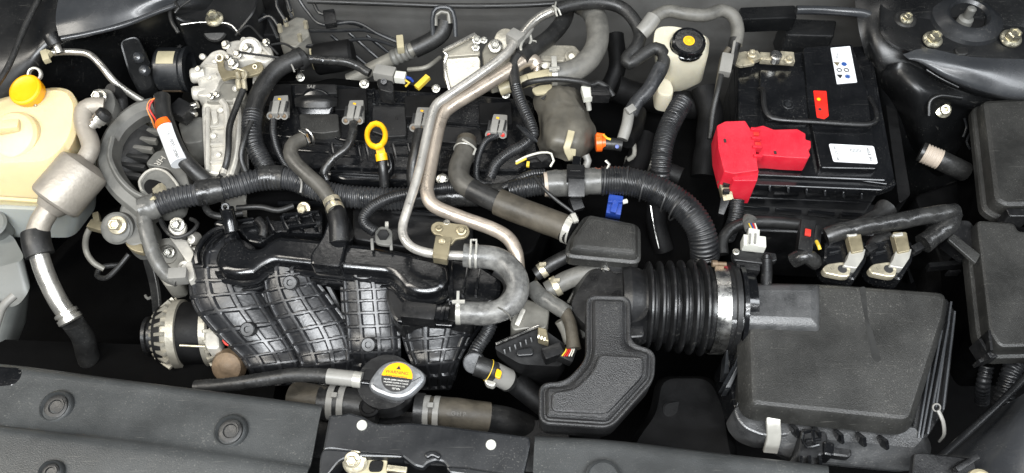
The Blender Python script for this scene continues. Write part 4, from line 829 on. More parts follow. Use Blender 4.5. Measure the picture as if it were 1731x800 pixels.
b = B(); b.tube([(304, 584, -12), (346, 586, -12)], 4, n=8); out(b, 'through_bolt', 'zinc', t)
b = B(); b.prism([(346, 540), (366, 540), (372, 590), (346, 590)], -12.2, 3, .8, .3); out(b, 'lug', 'alu_cast', t)
b = B(); b.tube([(382, 562, -12), (378, 576, -12), (388, 584, -12), (394, 572, -12)], 5, n=8); out(b, 'wire', 'wire_red', t)
b = B(); b.lathe(P(388, 618, -15), FR, [(.5, -3), (2.2, -2), (2.7, 0), (2.2, 1.5), (.6, 2.3)], 30); one(b, 'bulb_fitting', 'rust', 'round brown fitting beside the alternator under the manifold', 'fitting')
b = B(); b.tube([(246, 500, -20), (250, 505, -19), (257, 502, -20)], 5, n=8); one(b, 'small_hook', 'connector', 'tiny grey hook in the dark gap left of the alternator', 'hook')
# ================================================================== INTAKE MANIFOLD
t = T('intake_manifold', 'black plastic intake manifold with four ribbed runners and smooth plenum on top', 'intake manifold', 560, 500, -10)
def lerp_poly(pl, v):
    x = v*(len(pl)-1); i = min(int(x), len(pl)-2); f = x-i
    a = [Vector(q) for q in pl]; p0 = a[i-1] if i else a[0]*2-a[1]; p3 = a[i+2] if i+2 < len(a) else a[-1]*2-a[-2]
    return cr(p0, a[i], a[i+1], p3, f)
def sstep(x): x = max(0, min(1, x)); return x*x*(3-2*x)
runners = [
 (dict(L=[(350, 402, -6.5), (326, 440, -7.3), (324, 478, -8.4), (334, 520, -9.3), (372, 566, -11.1), (408, 600, -12.5), (424, 625, -13.5), (430, 650, -20.5)],
       R=[(392, 398, -6.5), (418, 440, -6.5), (428, 478, -7.6), (446, 512, -9.0), (474, 556, -10.7), (494, 590, -12.1), (506, 618, -13.2), (512, 645, -19.1)]), 11, 4),
 (dict(L=[(446, 446, -6.5), (448, 484, -7.9), (458, 520, -9.3), (480, 560, -10.9), (500, 594, -12.3), (510, 622, -13.4), (512, 648, -19.9)],
       R=[(520, 446, -6.5), (528, 474, -7.5), (550, 506, -8.7), (578, 546, -10.3), (592, 584, -11.9), (594, 616, -13.1), (594, 645, -19.1)]), 10, 4),
 (dict(L=[(578, 450, -6.5), (581, 486, -7.9), (583, 520, -9.3), (587, 560, -10.9), (590, 598, -12.4), (592, 640, -17.7)],
       R=[(652, 456, -6.7), (660, 486, -7.9), (664, 520, -9.3), (668, 560, -10.9), (670, 598, -12.4), (668, 640, -17.7)]), 9, 4),
 (dict(L=[(680, 480, -7.7), (682, 520, -9.3), (684, 556, -10.7), (692, 590, -12.1), (704, 622, -13.4), (712, 655, -21.9)],
       R=[(800, 480, -7.7), (806, 520, -9.3), (798, 548, -10.4), (782, 584, -11.9), (766, 620, -13.3), (758, 655, -21.9)]), 8, 4)]
FRN = Vector((0, -.47, .88))
for q, nv_, nu_ in runners:
    def fn(u, v, q=q):
        l, r_ = lerp_poly(q['L'], v), lerp_poly(q['R'], v); l, r_ = P(*l), P(*r_); h = (r_-l)/2; mid = (l+r_)/2
        a = (u-.5)*R(236); return mid+h*math.sin(a)*1.07+FRN*(h.length*.50*(math.cos(a)-.25))
    def dp(u, v, nv_=nv_, nu_=nu_):
        a = (u-.5)*236; d = min(abs(a-x) for x in (-92, -55, -18, 18, 55, 92))
        hu = 1-sstep((d-3.6)/2.4)
        ph = (v*nv_+.25*(u-.5)) % 1; dv = min(ph, 1-ph); hv = 1-sstep((dv-.08)/.05)
        e = 1 if abs(a) < 102 else 0
        return .40*max(hu, hv)*e*sstep(v*14)
    b = B(); b.grid(fn, 140, 250, dp); out(b, 'runner', 'runner', t, ang=38)
PO = [(360, 442), (366, 420), (384, 402), (400, 399), (408, 404), (420, 417), (438, 418), (450, 408), (462, 400), (474, 396), (540, 402), (583, 408), (632, 413), (690, 425), (735, 434), (760, 447), (760, 474), (746, 492), (720, 498), (700, 495), (684, 488), (672, 472), (656, 461), (600, 456), (521, 448), (459, 441), (440, 452), (428, 463), (400, 466), (372, 460)]
b = B(); b.prism(PO, -4.0, 6, .9, dense=True, prof=[(1.1, 0), (.6, .12), (.25, .45), (.1, 1.2), (0, 1.8), (-.55, 1.85), (-.7, 2.0), (-.7, 2.6), (-.5, 2.75), (-.5, 2.9), (-.95, 2.95), (-1.1, 3.1), (-1.1, 3.9), (-.6, 4.1), (-.6, 6)]); out(b, 'plenum', 'gloss', t)
b = B(); band(b, [(334, 446, -5.4), (332, 430, -5), (342, 408, -4.6), (362, 390, -4.4), (384, 384, -4.4)], 9, .8, bev=.2); band(b, [(345, 452, -5.2), (344, 432, -4.8), (356, 410, -4.4), (376, 394, -4.2)], 3, .8, bev=.2); out(b, 'end_ridge', 'gloss', t, kind='stuff')
b = B(); b.prism([(338, 440), (342, 412), (362, 388), (392, 380), (404, 392), (380, 402), (362, 424), (358, 444)], -5.6, 8, 1, .4); out(b, 'end_shoulder', 'gloss', t)
b = B(); b.prism([(545, 400), (556, 366), (592, 366), (588, 402), (576, 452), (524, 446), (524, 430)], -3.0, 4, .7, .35); out(b, 'pcv_tower', 'gloss', t)
b = B(); b.tube([(566, 352, -2.2), (572, 376, -2.4), (574, 410, -3.4)], 34, n=24); out(b, 'pcv_pipe', 'satin', t)
b = B(); b.prism([(742, 432), (800, 438), (850, 470), (846, 510), (800, 525), (760, 512), (752, 470)], -5.2, 8, 1.5, .7); b.prism([(758, 440), (764, 440), (768, 510), (760, 510)], -4.9, 1, .2, .15); out(b, 'end_chamber', 'gloss', t)
for x0 in (790, 812):
    b = B(); b.bar((x0, 446, -5.0), (x0-8, 500, -5.0), 4, .8, .2); out(b, 'rib', 'gloss', t)
# web panels between the runners
b = B(); b.prism([(660, 470), (700, 500), (760, 505), (800, 520), (800, 548), (700, 544), (684, 552), (664, 540), (650, 500)], -7.0, 5, 1.2, .5); out(b, 'lower_shelf', 'satin', t)
for x0, y0, x1, y1 in ((553, 480, 590, 570), (430, 470, 468, 540)):
    b = B(); band(b, [(x0, y0, -9.5), ((x0+x1)/2+2, (y0+y1)/2-4, -12), (x1, y1, -16)], 10, 1.2, bev=.2); out(b, 'web', 'satin', t)
for x, y, z in ((491, 478, -5.0), (419, 557, -7.6), (623, 583, -8.8)):
    b = B(); b.lathe(P(x, y, z), FRN, [(1.1, -1.2), (1.1, .3), (.95, .4), (.5, .4), (.42, .1)], 28); out(b, 'boss', 'satin', t)
b = B(); b.bar((680, 528, -4.6), (738, 534, -4.6), 32, 2.6, .7); out(b, 'sensor_cover', 'satin', t)
b = B(); b.bar((736, 532, -4.4), (760, 534, -4.4), 26, 2.0, .4); b.bar((744, 532, -3.6), (752, 533, -3.6), 28, 1.4, .3); out(b, 'port_collar', 'gloss', t)
b = B(); b.prism([(670, 544), (765, 552), (770, 542), (672, 536)], -5.8, .8, .4, .2); out(b, 'port_shelf', 'gloss', t)
b = B(); band(b, [(832, 535, -9), (812, 552, -10), (790, 585, -13), (776, 612, -16), (768, 640, -19)], 6, 1.4, bev=.25); band(b, [(840, 548, -9.4), (820, 562, -10.6), (800, 592, -13.6), (788, 620, -17)], 4, 1.2, bev=.25); out(b, 'edge_rib', 'gloss', t, kind='stuff')
# things on the top edge of the manifold
b = B(); b.tube([(383, 352, -1.6), (388, 372, -3), (392, 392, -4)], 24, n=20); b.ring(P(381, 350, -1.2), FR, .35, .25, .35, 20); out(b, 'mount_post', 'gloss', t)
b = B(); b.prism([(358, 378), (372, 368), (425, 370), (470, 372), (545, 356), (545, 396), (470, 392), (440, 412), (420, 408), (404, 390), (380, 384)], -7.0, 5, .6, .3); out(b, 'rear_shelf', 'gloss', t)
for i in range(5):
    b = B(); b.bar((428+i*24, 372-i*2, -6.2), (440+i*24, 396-i*2, -6.2), 5, 1.2, .2); out(b, 'rear_rib', 'gloss', t)
b = B(); b.prism([(596, 350), (760, 352), (800, 380), (800, 430), (690, 420), (596, 404)], -7.5, 5, .8, .3); out(b, 'rear_shelf', 'satin', t)
for x0, y0, x1, y1, z in ((488, 386, 535, 380, -5.6), (478, 366, 540, 360, -5.8), (404, 376, 430, 372, -5.8), (660, 356, 780, 364, -6.6), (470, 345, 556, 345, -8)):
    b = B(); b.bar((x0, y0, z), (x1, y1, z), 6, 1.0, .25); out(b, 'rail', 'gloss', t)
b = B(); b.tube([(436, 372, -5), (446, 384, -5), (444, 400, -5.4)], 15, n=14); out(b, 'stub', 'satin', t)
bolt(514, 353, -5.6, 24, t, 'zinc', ax=(-.2, -.6, .8))
# bracket with hex plug on plenum edge, thin corrugated hose to it
t = T('plenum_bracket', 'grey clip bracket with dark hex plug standing on the plenum rear edge', 'bracket', 648, 400, -3)
b = B(); b.prism([(634, 388), (644, 382), (656, 384), (664, 392), (662, 416), (634, 412)], -2.6, .5, .8, .15); out(b, 'plate', 'bracket_grey', t)
b = B(); b.lathe(P(648, 397, -2.4), FR, [(.9, -.2), (.9, .35), (.6, .45)], 6); out(b, 'hex_plug', 'matte', t)
for x in (629, 661):
    b = B(); b.bar((x, 404, -2.8), (x+1, 424, -3.4), 5, .8, .15); out(b, 'leg', 'bracket_grey', t)
b = B(); b.bar((654, 376, -2.4), (654, 384, -2.4), 6, .5, .1); out(b, 'pin', 'clip_white', t)
conduit([(790, 316, -2.6), (750, 318, -1.8), (700, 326, -1.2), (662, 334, -1), (632, 348, -1.2), (616, 366, -1.6), (618, 380, -2), (634, 392, -2.4)], 20, 'thin corrugated hose looping over the manifold to the clip bracket', 'conduit', 'corr', pitch=.34, amp=.08, n=18)
# ================================================================== COOLANT PIPES AND HOSES
t = T('coolant_pipe', 'thin grey metal pipe bending over the engine into the U shaped hose', 'pipe', 720, 250, 2)
b = B(); b.tube([(872, 62, 4), (862, 84, 4), (838, 106, 4), (790, 140, 3.8), (752, 166, 3.6), (736, 180, 3.4), (726, 210, 3), (708, 290, 2), (690, 350, 1), (681, 382, .4), (684, 404, .2), (702, 421, 0), (740, 430, 0), (798, 433, 0)], 16, n=18, step=.004); out(b, 'pipe', 'pipe_grey', t)
b = B(); b.bar((861, 60, 4), (882, 72, 4), 22, 2.4, .5); b.tube([(882, 66, 4), (892, 58, 4), (898, 48, 4)], 10, n=12); out(b, 'hose_end_sleeve', 'connector', t)
b = B(); b.tube([(880, 62, 4.2), (896, 42, 4.4), (916, 27, 4.6), (938, 18, 4.6)], 16, n=18); out(b, 'bright_section', 'alu_pipe', t)
t = T('coolant_pipe', 'thicker brownish metal pipe bending beside the thin grey pipe over the engine', 'pipe', 760, 280, 0)
b = B(); b.tube([(908, 112, 1), (900, 102, 1.6), (884, 104, 2), (862, 118, 2), (800, 156, 2), (764, 178, 2), (748, 194, 1.8), (738, 226, 1.4), (724, 300, .6), (722, 326, .4), (734, 348, 0), (780, 368, -.6), (830, 386, -1), (858, 402, -1.2), (872, 426, -1.8), (876, 460, -3)], 24, n=20, step=.004); out(b, 'pipe', 'pipe_brown', t)
b = B(); b.tube([(908, 110, .6), (906, 130, -.5), (900, 145, -2)], 12, n=12); out(b, 'branch', 'pipe_brown', t)
t = T('pipe_bracket', 'tan zinc bracket with two bolts clamping the thin pipe to the manifold', 'bracket', 755, 400, 0)
b = B(); b.prism([(729, 380), (738, 374), (756, 376), (790, 380), (795, 392), (788, 402), (770, 404), (764, 414), (752, 412), (748, 398), (734, 396), (728, 388)], .5, .4, .6, .12); out(b, 'plate', 'tan_metal', t)
b = B(); b.bar((750, 402, .9), (744, 436, 1.2), 27, .6, .15); b.bar((733, 437, 1.2), (757, 441, 1.2), 8, 1.6, .2); out(b, 'saddle', 'tan_metal', t)
bolt(742, 386, .7, 13, t, 'tan_metal'); bolt(780, 390, .7, 18, t, 'tan_metal', ax=(0, -.3, .9)); bolt(747, 408, 1.3, 12, t, 'tan_metal', ax=(0, -.4, .9)); bolt(755, 377, .4, 12, t, 'bolt_steel')
t = T('u_hose', 'dusty grey rubber hose bent in a U with two spring clamps right of the manifold', 'hose', 840, 480, -1)
b = B(); b.tube([(784, 432, 0), (815, 434, 0), (844, 440, 0), (866, 458, 0), (876, 484, -.4), (868, 508, -.8), (848, 524, -1.2), (820, 530, -1.6), (772, 528, -1.8)], 40, n=26, lump=.07); out(b, 'hose_body', 'rubber_u', t)
b = B(); b.tube([(838, 456, -3), (856, 470, -3.4), (862, 490, -3.6), (850, 512, -3.6), (830, 520, -3.6)], 22, n=18); out(b, 'inner_hose', 'rubber', t)
b = B(); a = dvec((780, 432, 0), (820, 434, 0)); c = P(801, 433, 0); r = 20*pxm(c)*100
b.ring(c-a*.004, a, r, .35, .12, 30); b.ring(c+a*.004, a, r, .35, .12, 30); b.bar3(c+Vector((-.004, -.008, .018)), c+Vector((-.004, .016, .018)), .25, .25, .05); b.bar3(c+Vector((.004, -.008, .018)), c+Vector((.004, .016, .018)), .25, .25, .05); b.bar3(c+Vector((-.005, .016, .018)), c+Vector((.005, .016, .018)), .25, .25, .05)
out(b, 'spring_clamp', 'clip_white', t)
b = B(); c = P(775, 528, -1.8); r = 20*pxm(c)*100; a = Vector((1, 0, 0)); b.ring(c, a, r, .7, .12, 30); b.bar3(c+Vector((0, 0, .018)), c+Vector((0, .022, .022)), .4, .3, .05); b.bar3(c+Vector((-.008, .006, .019)), c+Vector((.010, .006, .020)), .5, .4, .05); out(b, 'spring_clamp', 'clip_white', t)
b = B(); b.tube([(842, 520, .3), (850, 524, .7), (860, 532, .2), (864, 542, -1)], 3, n=6); out(b, 'seam_tag', 'rubber_dusty', t)
# top hoses
t = T('heater_hose', 'fat beige grey heater hose curving down from the bulkhead to the white clamp', 'hose', 1000, 80, 1)
b = B(); b.tube([(980, 4, -1), (1000, 18, .5), (1010, 45, 1), (1008, 78, 1), (990, 106, .8), (964, 122, .6), (938, 126, .4)], 38, n=26, lump=.03); out(b, 'hose_body', 'rubber_dusty', t)
b = B(); b.ring(P(936, 126, .4), Vector((1, .1, 0)), 1.75, .9, .15, 30); b.bar((936, 96, 2.6), (938, 122, 2.4), 9, .4, .1); b.bar((928, 118, 2.6), (946, 116, 2.6), 7, .5, .1); out(b, 'spring_clamp', 'clip_white', t)
b = B(); b.tube([(934, 126, .4), (905, 132, 0), (880, 140, -.6), (845, 152, -1.6)], 22, n=20); out(b, 'metal_spigot', 'ivory', t)
b = B(); b.bar((892, 132, 1.0), (926, 124, 1.2), 13, .4, .1); out(b, 'paper_tag', 'ivory', t)
t = T('vacuum_hose', 'smooth dark grey hose looping from the thin metal pipe across the top centre', 'hose', 1010, 20, 3)
b = B(); b.tube([(940, 16, 4.6), (970, 8, 4.4), (1010, 4, 4), (1048, 12, 3.4), (1072, 34, 2.8), (1082, 60, 2), (1074, 82, 1.6), (1060, 98, 1.2), (1064, 108, 1), (1088, 92, 1.6), (1108, 82, 2), (1122, 92, 1.8), (1118, 118, 1), (1096, 152, 0), (1074, 176, -1), (1066, 196, -2)], 22, n=20); out(b, 'hose_body', 'rubber', t)
b = B(); b.tube([(1118, 112, 1.15), (1098, 149, .1), (1076, 174, -.9), (1066, 192, -1.8)], 25, 'tape', pitch=.22, n=18); out(b, 'braid', 'conduit_dusty', t)
b = B(); b.tube([(1064, 186, -1.4), (1060, 210, -2), (1052, 236, -3)], 19, n=18, lump=.08); out(b, 'clear_tube', 'connector', t)
b = B(); b.tube([(940, 4, 5.6), (938, 14, 5.8), (942, 28, 5.4)], 3.4, n=6); b.tube([(934, 10, 5.7), (944, 16, 5.8), (948, 26, 5.2)], 3.4, n=6); out(b, 'cable_tie', 'clip_white', t)
b = B(); b.bar((1062, 180, .2), (1070, 190, -.2), 17, .6, .2); out(b, 'crimp', 'connector', t)
t = T('brake_hose', 'dark grey hose over the brake reservoir bending down to the battery terminal', 'hose', 1170, 30, 3)
b = B(); b.tube([(1090, 50, 2.6), (1106, 30, 3.4), (1130, 19, 3.8), (1160, 24, 3.8), (1192, 26, 3.8), (1220, 18, 3.6), (1240, 28, 3), (1247, 50, 2), (1244, 76, 1)], 22, n=20); out(b, 'hose_body', 'rubber_dusty', t)
b = B(); b.tube([(1105, 30, 3.6), (1090, 50, 2.8), (1084, 56, 2.4)], 27, n=20); out(b, 'sleeve', 'connector', t)
b = B(); b.tube([(1244, 66, 1.4), (1238, 90, .4), (1232, 112, 0)], 21, n=20); out(b, 'joint', 'rubber', t)
b = B(); b.tube([(1228, 98, 1.4), (1222, 112, 1), (1214, 150, 0), (1205, 190, -2), (1200, 235, -4)], 10, n=14); out(b, 'rod', 'rubber', t)
b = B(); b.tube([(1232, 82, 1.8), (1222, 100, 1.2), (1215, 140, .2), (1212, 158, -.4)], 10, n=14); out(b, 'pale_tube', 'rubber_brown', t)
b = B(); b.bar((1230, 94, 1.6), (1224, 126, 1.0), 20, 1.6, .3); b.tube([(1242, 70, 2.6), (1238, 92, 2.2)], 5, n=8); out(b, 'clip', 'connector', t)
# flat bracket casting with pipe flange behind (alu)
t = T('egr_bracket', 'pale folded aluminium heat bracket behind the valve cover next to the bulkhead', 'bracket', 800, 110, -2)
b = B(); b.prism([(750, 92, .5), (800, 90, .5), (812, 98, .3), (812, 132, -2), (806, 145, -2.6), (758, 150, -2.6), (750, 130, -1.6)], h=.5, r=.6, b=.15); out(b, 'face', 'alu_sheet', t)
b = B(); b.prism([(748, 84, 1.4), (804, 56, 1.4), (806, 64, 1.2), (812, 92, .8), (756, 96, .8)], h=.5, r=.4, b=.12); out(b, 'folded_top', 'alu_sheet', t)
b = B(); b.bar((750, 86, 1.8), (804, 58, 1.8), 7, .4, .1); out(b, 'bent_lip', 'alu_pipe', t)
b = B(); b.tube([(750, 86, 1.2), (756, 94, .8), (752, 104, 0), (754, 128, -1), (760, 152, -2.4)], 6, n=8); out(b, 'edge', 'alu_pipe', t)
b = B(); b.prism([(822, 72), (870, 62), (888, 80), (884, 110), (850, 122), (820, 116), (814, 88)], .4, 3, .8, .3); out(b, 'flange', 'alu_sheet', t)
b = B(); b.lathe(P(855, 68, 1), FR, [(1.9, -.5), (1.9, .2), (1.5, .4), (.1, .4)], 28); out(b, 'round_plate', 'alu_sheet', t)
b = B(); b.prism([(826, 98), (866, 90), (862, 128), (830, 138)], .6, 3, .5, .2); out(b, 'web', 'alu_sheet', t)
for x, y, w_ in ((837, 78, 24), (806, 68, 16), (818, 68, 12), (804, 80, 14)): bolt(x, y, 1.4, w_, t, 'bolt_steel', ax=(0, -.5, .85))
t = T('egr_cooler', 'ribbed aluminium housing plate partly hidden by the thick heater hose', 'housing', 930, 90, -1)
b = B(); b.prism([(908, 82), (918, 74), (972, 76), (984, 90), (980, 104), (964, 108), (904, 96)], .2, 3, .6, .35); b.prism([(914, 92), (956, 94), (954, 104), (912, 102)], .8, 1, .3, .2); out(b, 'plate', 'alu_sheet', t)
b = B(); b.lathe(P(966, 96, .4), FR, [(1.1, 0), (1.1, .5), (.8, .7), (.5, .3)], 24); b.lathe(P(922, 108, -.2), FR, [(.9, 0), (.9, .5), (.5, .6)], 20); out(b, 'boss', 'alu_sheet', t, kind='stuff')
b = B()
for q, w_ in (([(878, 70, 3), (880, 90, 2.6), (872, 100, 2.6), (868, 118, 2.2), (872, 150, 1.4)], 19), ([(880, 100, 2.6), (900, 84, 2), (930, 62, 1), (952, 36, 0), (958, 14, -2)], 28)): b.tube(q, w_, n=16)
out(b, 'forked_hose', 'rubber', None, 'black soft hose forking behind the bright pipe joint at the top centre', 'hose')
b = B(); b.tube([(884, 94, 3.2), (880, 80, 3.8), (886, 66, 4), (896, 58, 3.8), (898, 68, 3.4), (892, 82, 3)], 5, n=8); out(b, 'cable_tie', 'clip_white', None, 'larger pale looped cable tie on the black hose beside the bright pipe joint', 'cable tie')
b = B(); b.tube([(896, 68, 3.4), (906, 70, 3.2), (905, 82, 2.8)], 3, n=8); out(b, 'cable_tie', 'clip_white', None, 'tiny pale curved tie end right of the larger looped cable tie', 'cable tie')
conduit([(872, 146, 2), (878, 166, 1.8), (888, 190, 1.4), (898, 212, 1), (900, 230, .6), (884, 246, 0), (862, 258, -.6), (840, 276, -1.4), (828, 300, -2.6)], 20, 'ribbed black conduit snaking down left of the brown cover', 'conduit', 'corr', pitch=.42, amp=.11, n=18)
for i in range(3):
    b = B(); b.tube([(874+i*6, 212+i*2, 1.8), (888+i*6, 226+i*2, 2), (900+i*4, 236+i*2, 1.4)], 4, n=6); out(b, 'cable_tie', 'steel_black', None, ('leftmost', 'middle', 'rightmost')[i]+' of three black cable ties on the ribbed conduit left of the brown cover', 'cable tie', 'black ties on the ribbed conduit')
conduit([(880, 146, -1), (900, 138, 1.6), (940, 134, 2), (980, 138, 1.6), (1000, 144, .6), (1010, 140, .6), (1026, 148, 0), (1036, 162, -1)], 10, 'thin black cable arched over the top of the brown cover', 'rubber', 'plain', name='cable', cat='cable')
# brown heat cover
t = T('throttle_cover', 'dusty brown soft cover with pale strap right of the valve cover', 'cover', 955, 210, -2)
rows = [[(906, 160, -4), (920, 150, -1.6), (945, 145, -.6), (968, 148, -1.4), (980, 156, -4)],
        [(902, 176, -3), (922, 172, .2), (948, 168, .8), (974, 170, -.2), (988, 178, -4)],
        [(910, 198, -3), (928, 190, .8), (955, 184, 1.4), (984, 188, .6), (1000, 200, -4)],
        [(912, 226, -3.4), (928, 218, 1.6), (958, 214, 2.6), (990, 214, 1.4), (1008, 226, -4)],
        [(908, 248, -4), (926, 246, .8), (956, 244, 2.0), (986, 244, 1), (1004, 246, -4)],
        [(914, 262, -6), (932, 264, -2.4), (956, 272, -1.4), (982, 268, -2.2), (996, 256, -6)]]
b = B(); b.surf(rows, 9, 9, lambda u, v: .42*noise.noise(Vector((u*4, v*4, 3)))+.2*noise.noise(Vector((u*11, v*9, 1)))); sheet(b, 'soft_cover', 'heatcover', t, th=.25)
b = B(); band(b, [(966, 222, 3.0), (962, 238, 3.0), (958, 250, 2.4), (966, 268, .6)], 12, .3, bev=.1); b.prism([(956, 250, 2.4), (974, 252, 2.0), (972, 270, .4), (964, 268, .6)], h=.3, r=.2, b=.05); out(b, 'strap', 'ivory', t)
b = B(); b.prism([(898, 150), (912, 144), (934, 142), (932, 156), (905, 160)], -.8, .4, .5, .1); out(b, 'paper_tab', 'ivory', t)
b = B(); b.prism([(914, 166, .6), (924, 160, .6), (920, 168, .6)], h=.2, r=.1, b=.05); out(b, 'notch', 'ink', t)
b = B(); b.tube([(990, 262, -.8), (994, 272, -1.4), (990, 284, -2)], 13, n=14); out(b, 'stud', 'connector', t)
t = T('oxygen_sensor_plug', 'white clip and black plug at the upper right of the brown cover', 'connector', 1005, 160, -1)
b = B(); b.bar((984, 160, 0), (1000, 158, 0), 26, 1.4, .25); out(b, 'white_clip', 'white_plastic', t)
b = B(); b.bar((998, 160, 0), (1030, 160, 0), 21, 2, .3); b.bar((1000, 154, .9), (1026, 155, .9), 4, .5, .1); out(b, 'plug', 'satin', t)
b = B(); b.tube([(994, 172, -.4), (996, 186, -1.6)], 9, n=12); out(b, 'stud', 'clip_white', t)
t = T('sensor_connector', 'orange red connector collar with black body and blue dot right of the brown cover', 'connector', 1025, 240, -2)
b = B(); b.lathe(P(1006, 242, -1.8), Vector((1, .05, .05)), [(1.0, 0), (1.45, .1), (1.45, 1.0), (1.1, 1.1), (1.1, 1.6)], 20); b.bar((1008, 228, -.6), (1022, 230, -.6), 6, .5, .1); out(b, 'collar', 'orange_red', t)
b = B(); b.tube([(1014, 242, -1.8), (1040, 244, -1.8), (1052, 246, -1.8)], 21, n=20); out(b, 'body', 'rubber', t)
b = B(); b.tube([(1020, 228, -.2), (1026, 234, .2), (1032, 236, 0)], 4, n=6); out(b, 'pale_clip', 'wire_yellow', t)
b = B(); b.lathe(P(1043, 248, -.6), FR, [(.32, 0), (.3, .1), (.1, .12)], 14); out(b, 'blue_dot', 'blue', t)
t = T('loop_plug', 'black plug with yellow and white looped wires left under the brown cover', 'connector', 910, 272, -1.5)
b = B(); b.bar((890, 272, -1.5), (930, 268, -1.5), 24, 1.8, .3); b.bar((912, 262, -.4), (922, 272, -.4), 16, .6, .1); out(b, 'plug', 'satin', t)
b = B(); b.tube([(872, 274, -.6), (892, 264, 0), (916, 258, 0), (932, 260, -.4), (936, 272, -1), (930, 282, -1.4)], 4, n=8); out(b, 'wire', 'wire_white', t)
b = B(); b.tube([(872, 277, -.6), (890, 268, 0)], 4, n=8); b.bar((892, 282, -.6), (893, 274, -.6), 5, .4, .05); out(b, 'wire', 'wire_yellow', t, kind='stuff')
conduit([(920, 292, -1), (900, 294, -.6), (884, 300, -.6), (868, 310, -1), (850, 318, -1.6)], 15, 'short ribbed conduit crossing left of the pink beige hose joint', 'conduit', 'corr', pitch=.4)
# intake breather hose to box
t = T('crankcase_hose', 'grey rubber breather pipe with beige right section running to the black breather box', 'hose', 860, 340, 0)
b = B(); b.tube([(788, 244, -.6), (784, 262, -.4), (776, 284, -.2), (778, 304, -.2), (796, 320, -.2), (824, 334, -.2), (846, 344, 0)], 36, n=24, lump=.03); out(b, 'elbow', 'rubber_mid', t)
b = B(); b.tube([(796, 320, 0), (824, 334, .1), (850, 346, .2)], 37, n=24); out(b, 'dark_sleeve', 'rubber', t)
b = B(); b.tube([(842, 342, .3), (880, 357, .4), (920, 372, .6), (956, 386, .8)], 46, n=26, lump=.03); out(b, 'beige_section', 'rubber_brown', t)
b = B(); b.tube([(789, 236, -.8), (788, 250, -.6)], 33, n=24); out(b, 'top_end', 'rubber_brown', t)
b = B(); b.ring(P(785, 254, -.5), dvec((789, 240, -.6), (783, 264, -.4)), 1.6, .25, .15, 26); b.tube([(782, 236, 1.2), (792, 242, 1.4), (804, 252, .6), (800, 262, .4)], 4, n=6); out(b, 'clamp', 'clip_white', t)
b = B(); a = dvec((920, 372, .6), (956, 386, .8)); b.ring(P(962, 388, .8), a, 2.05, 1.1, .15, 30); b.bar((968, 362, 3.0), (974, 376, 3.0), 9, .5, .1); b.bar((960, 368, 2.9), (974, 376, 2.9), 4, .4, .05); out(b, 'spring_clamp', 'clip_white', t)
# breather box
t = T('breather_box', 'black trapezoid plastic breather box with rounded lid above the resonator', 'plastic box', 1020, 395, 1)
BX = [(992, 355), (1083, 373), (1084, 437), (956, 425), (963, 396)]
b = B(); b.prism(BX, 3.2, 3, 1.2, prof=[(1.3, 0), (.8, .12), (.45, .5), (.3, 1.2), (0, 1.3), (-.15, 1.45), (-.15, 1.7), (0, 1.9), (0, 3.6), (.5, 4.0)]); out(b, 'lid', 'lid', t)
b = B(); b.tube([(966, 395, 1), (954, 388, .8)], 40, n=24); out(b, 'inlet_spigot', 'satin', t)
b = B(); b.lathe(P(1046, 446, -1.6), Vector((0, -.2, 1)), [(2.2, -4), (2.2, 2)], 30); b.lathe(P(1046, 458, -3), Vector((0, -.2, 1)), [(2.7, -1.5), (2.5, .3), (2.2, .5)], 30); out(b, 'stem', 'satin', t)
t = T('worm_clamp', 'slotted steel worm clamp around the neck under the breather box', 'clamp', 1046, 446, -1)
c = P(1046, 444, -1.0); b = B(); b.ring(c, Vector((0, -.2, 1)), 2.24, .95, .09, 40); out(b, 'band', 'steel', t)
aa, ss, uu = up_frame(Vector((0, -.2, 1)))
for kk in range(-5, 6):
    th = R(-90+kk*11+6) ; d_ = Vector((math.cos(th), math.sin(th), 0))
    b = B(); b.bar3(c+d_*.0236-Vector((0, -.0006, .003)), c+d_*.0236+Vector((0, -.0006, .003)), .12, .06, 0, hint=d_); out(b, 'slot', 'ink', t)
d_ = Vector((-.8, -.6, 0)); b = B(); b.bar3(c+d_*.023-Vector((0, 0, .005)), c+d_*.026+Vector((0, 0, .005)), 1.2, .8, .1, hint=d_); b.lathe(c+d_*.029, Vector((-.5, -.8, .3)), [(.55, -.3), (.6, 0), (.55, .3), (.2, .3), (.2, .15)], 16); out(b, 'screw', 'steel', t)
# right harness
t = T('intake_harness', 'thickest black ribbed conduit arching right from engine centre toward the air intake', 'harness', 1080, 320, 0)
b = B(); b.tube([(1016, 306, .6), (1050, 306, .8), (1090, 314, .8), (1130, 332, .6), (1160, 354, 0), (1182, 384, -1), (1190, 412, -2.6), (1192, 436, -5)], 50, 'corr', n=28, pitch=.5, amp=.07); out(b, 'conduit', 'conduit', t)
for (x0, y0, x1, y1) in ((1022, 278, 1020, 334), (1062, 280, 1054, 332), (1092, 290, 1080, 342), (1136, 316, 1116, 356), (1160, 336, 1132, 366)):
    p_, q_ = P((x0+x1)/2, (y0+y1)/2, .7), None; a = (P(x1, y1, .7)-P(x0, y0, .7)).normalized().cross(Z)
    b = B(); b.ring(p_, a, 2.25, .22, .06, 30); out(b, 'cable_tie', 'ink', t)
b = B(); b.tube([(926, 312, .4), (950, 310, .5), (985, 308, .6), (1020, 306, .6)], 46, 'tape', n=26, pitch=1.2); out(b, 'tape_wrap', 'tape_grey', t)
b = B(); b.tube([(920, 312, .4), (936, 311, .45)], 42, n=24); out(b, 'beige_band', 'beige_tape', t)
b = B(); b.tube([(862, 322, -.6), (895, 316, 0), (926, 312, .3)], 36, 'corr', n=24, pitch=.5); out(b, 'conduit_end', 'conduit', t)
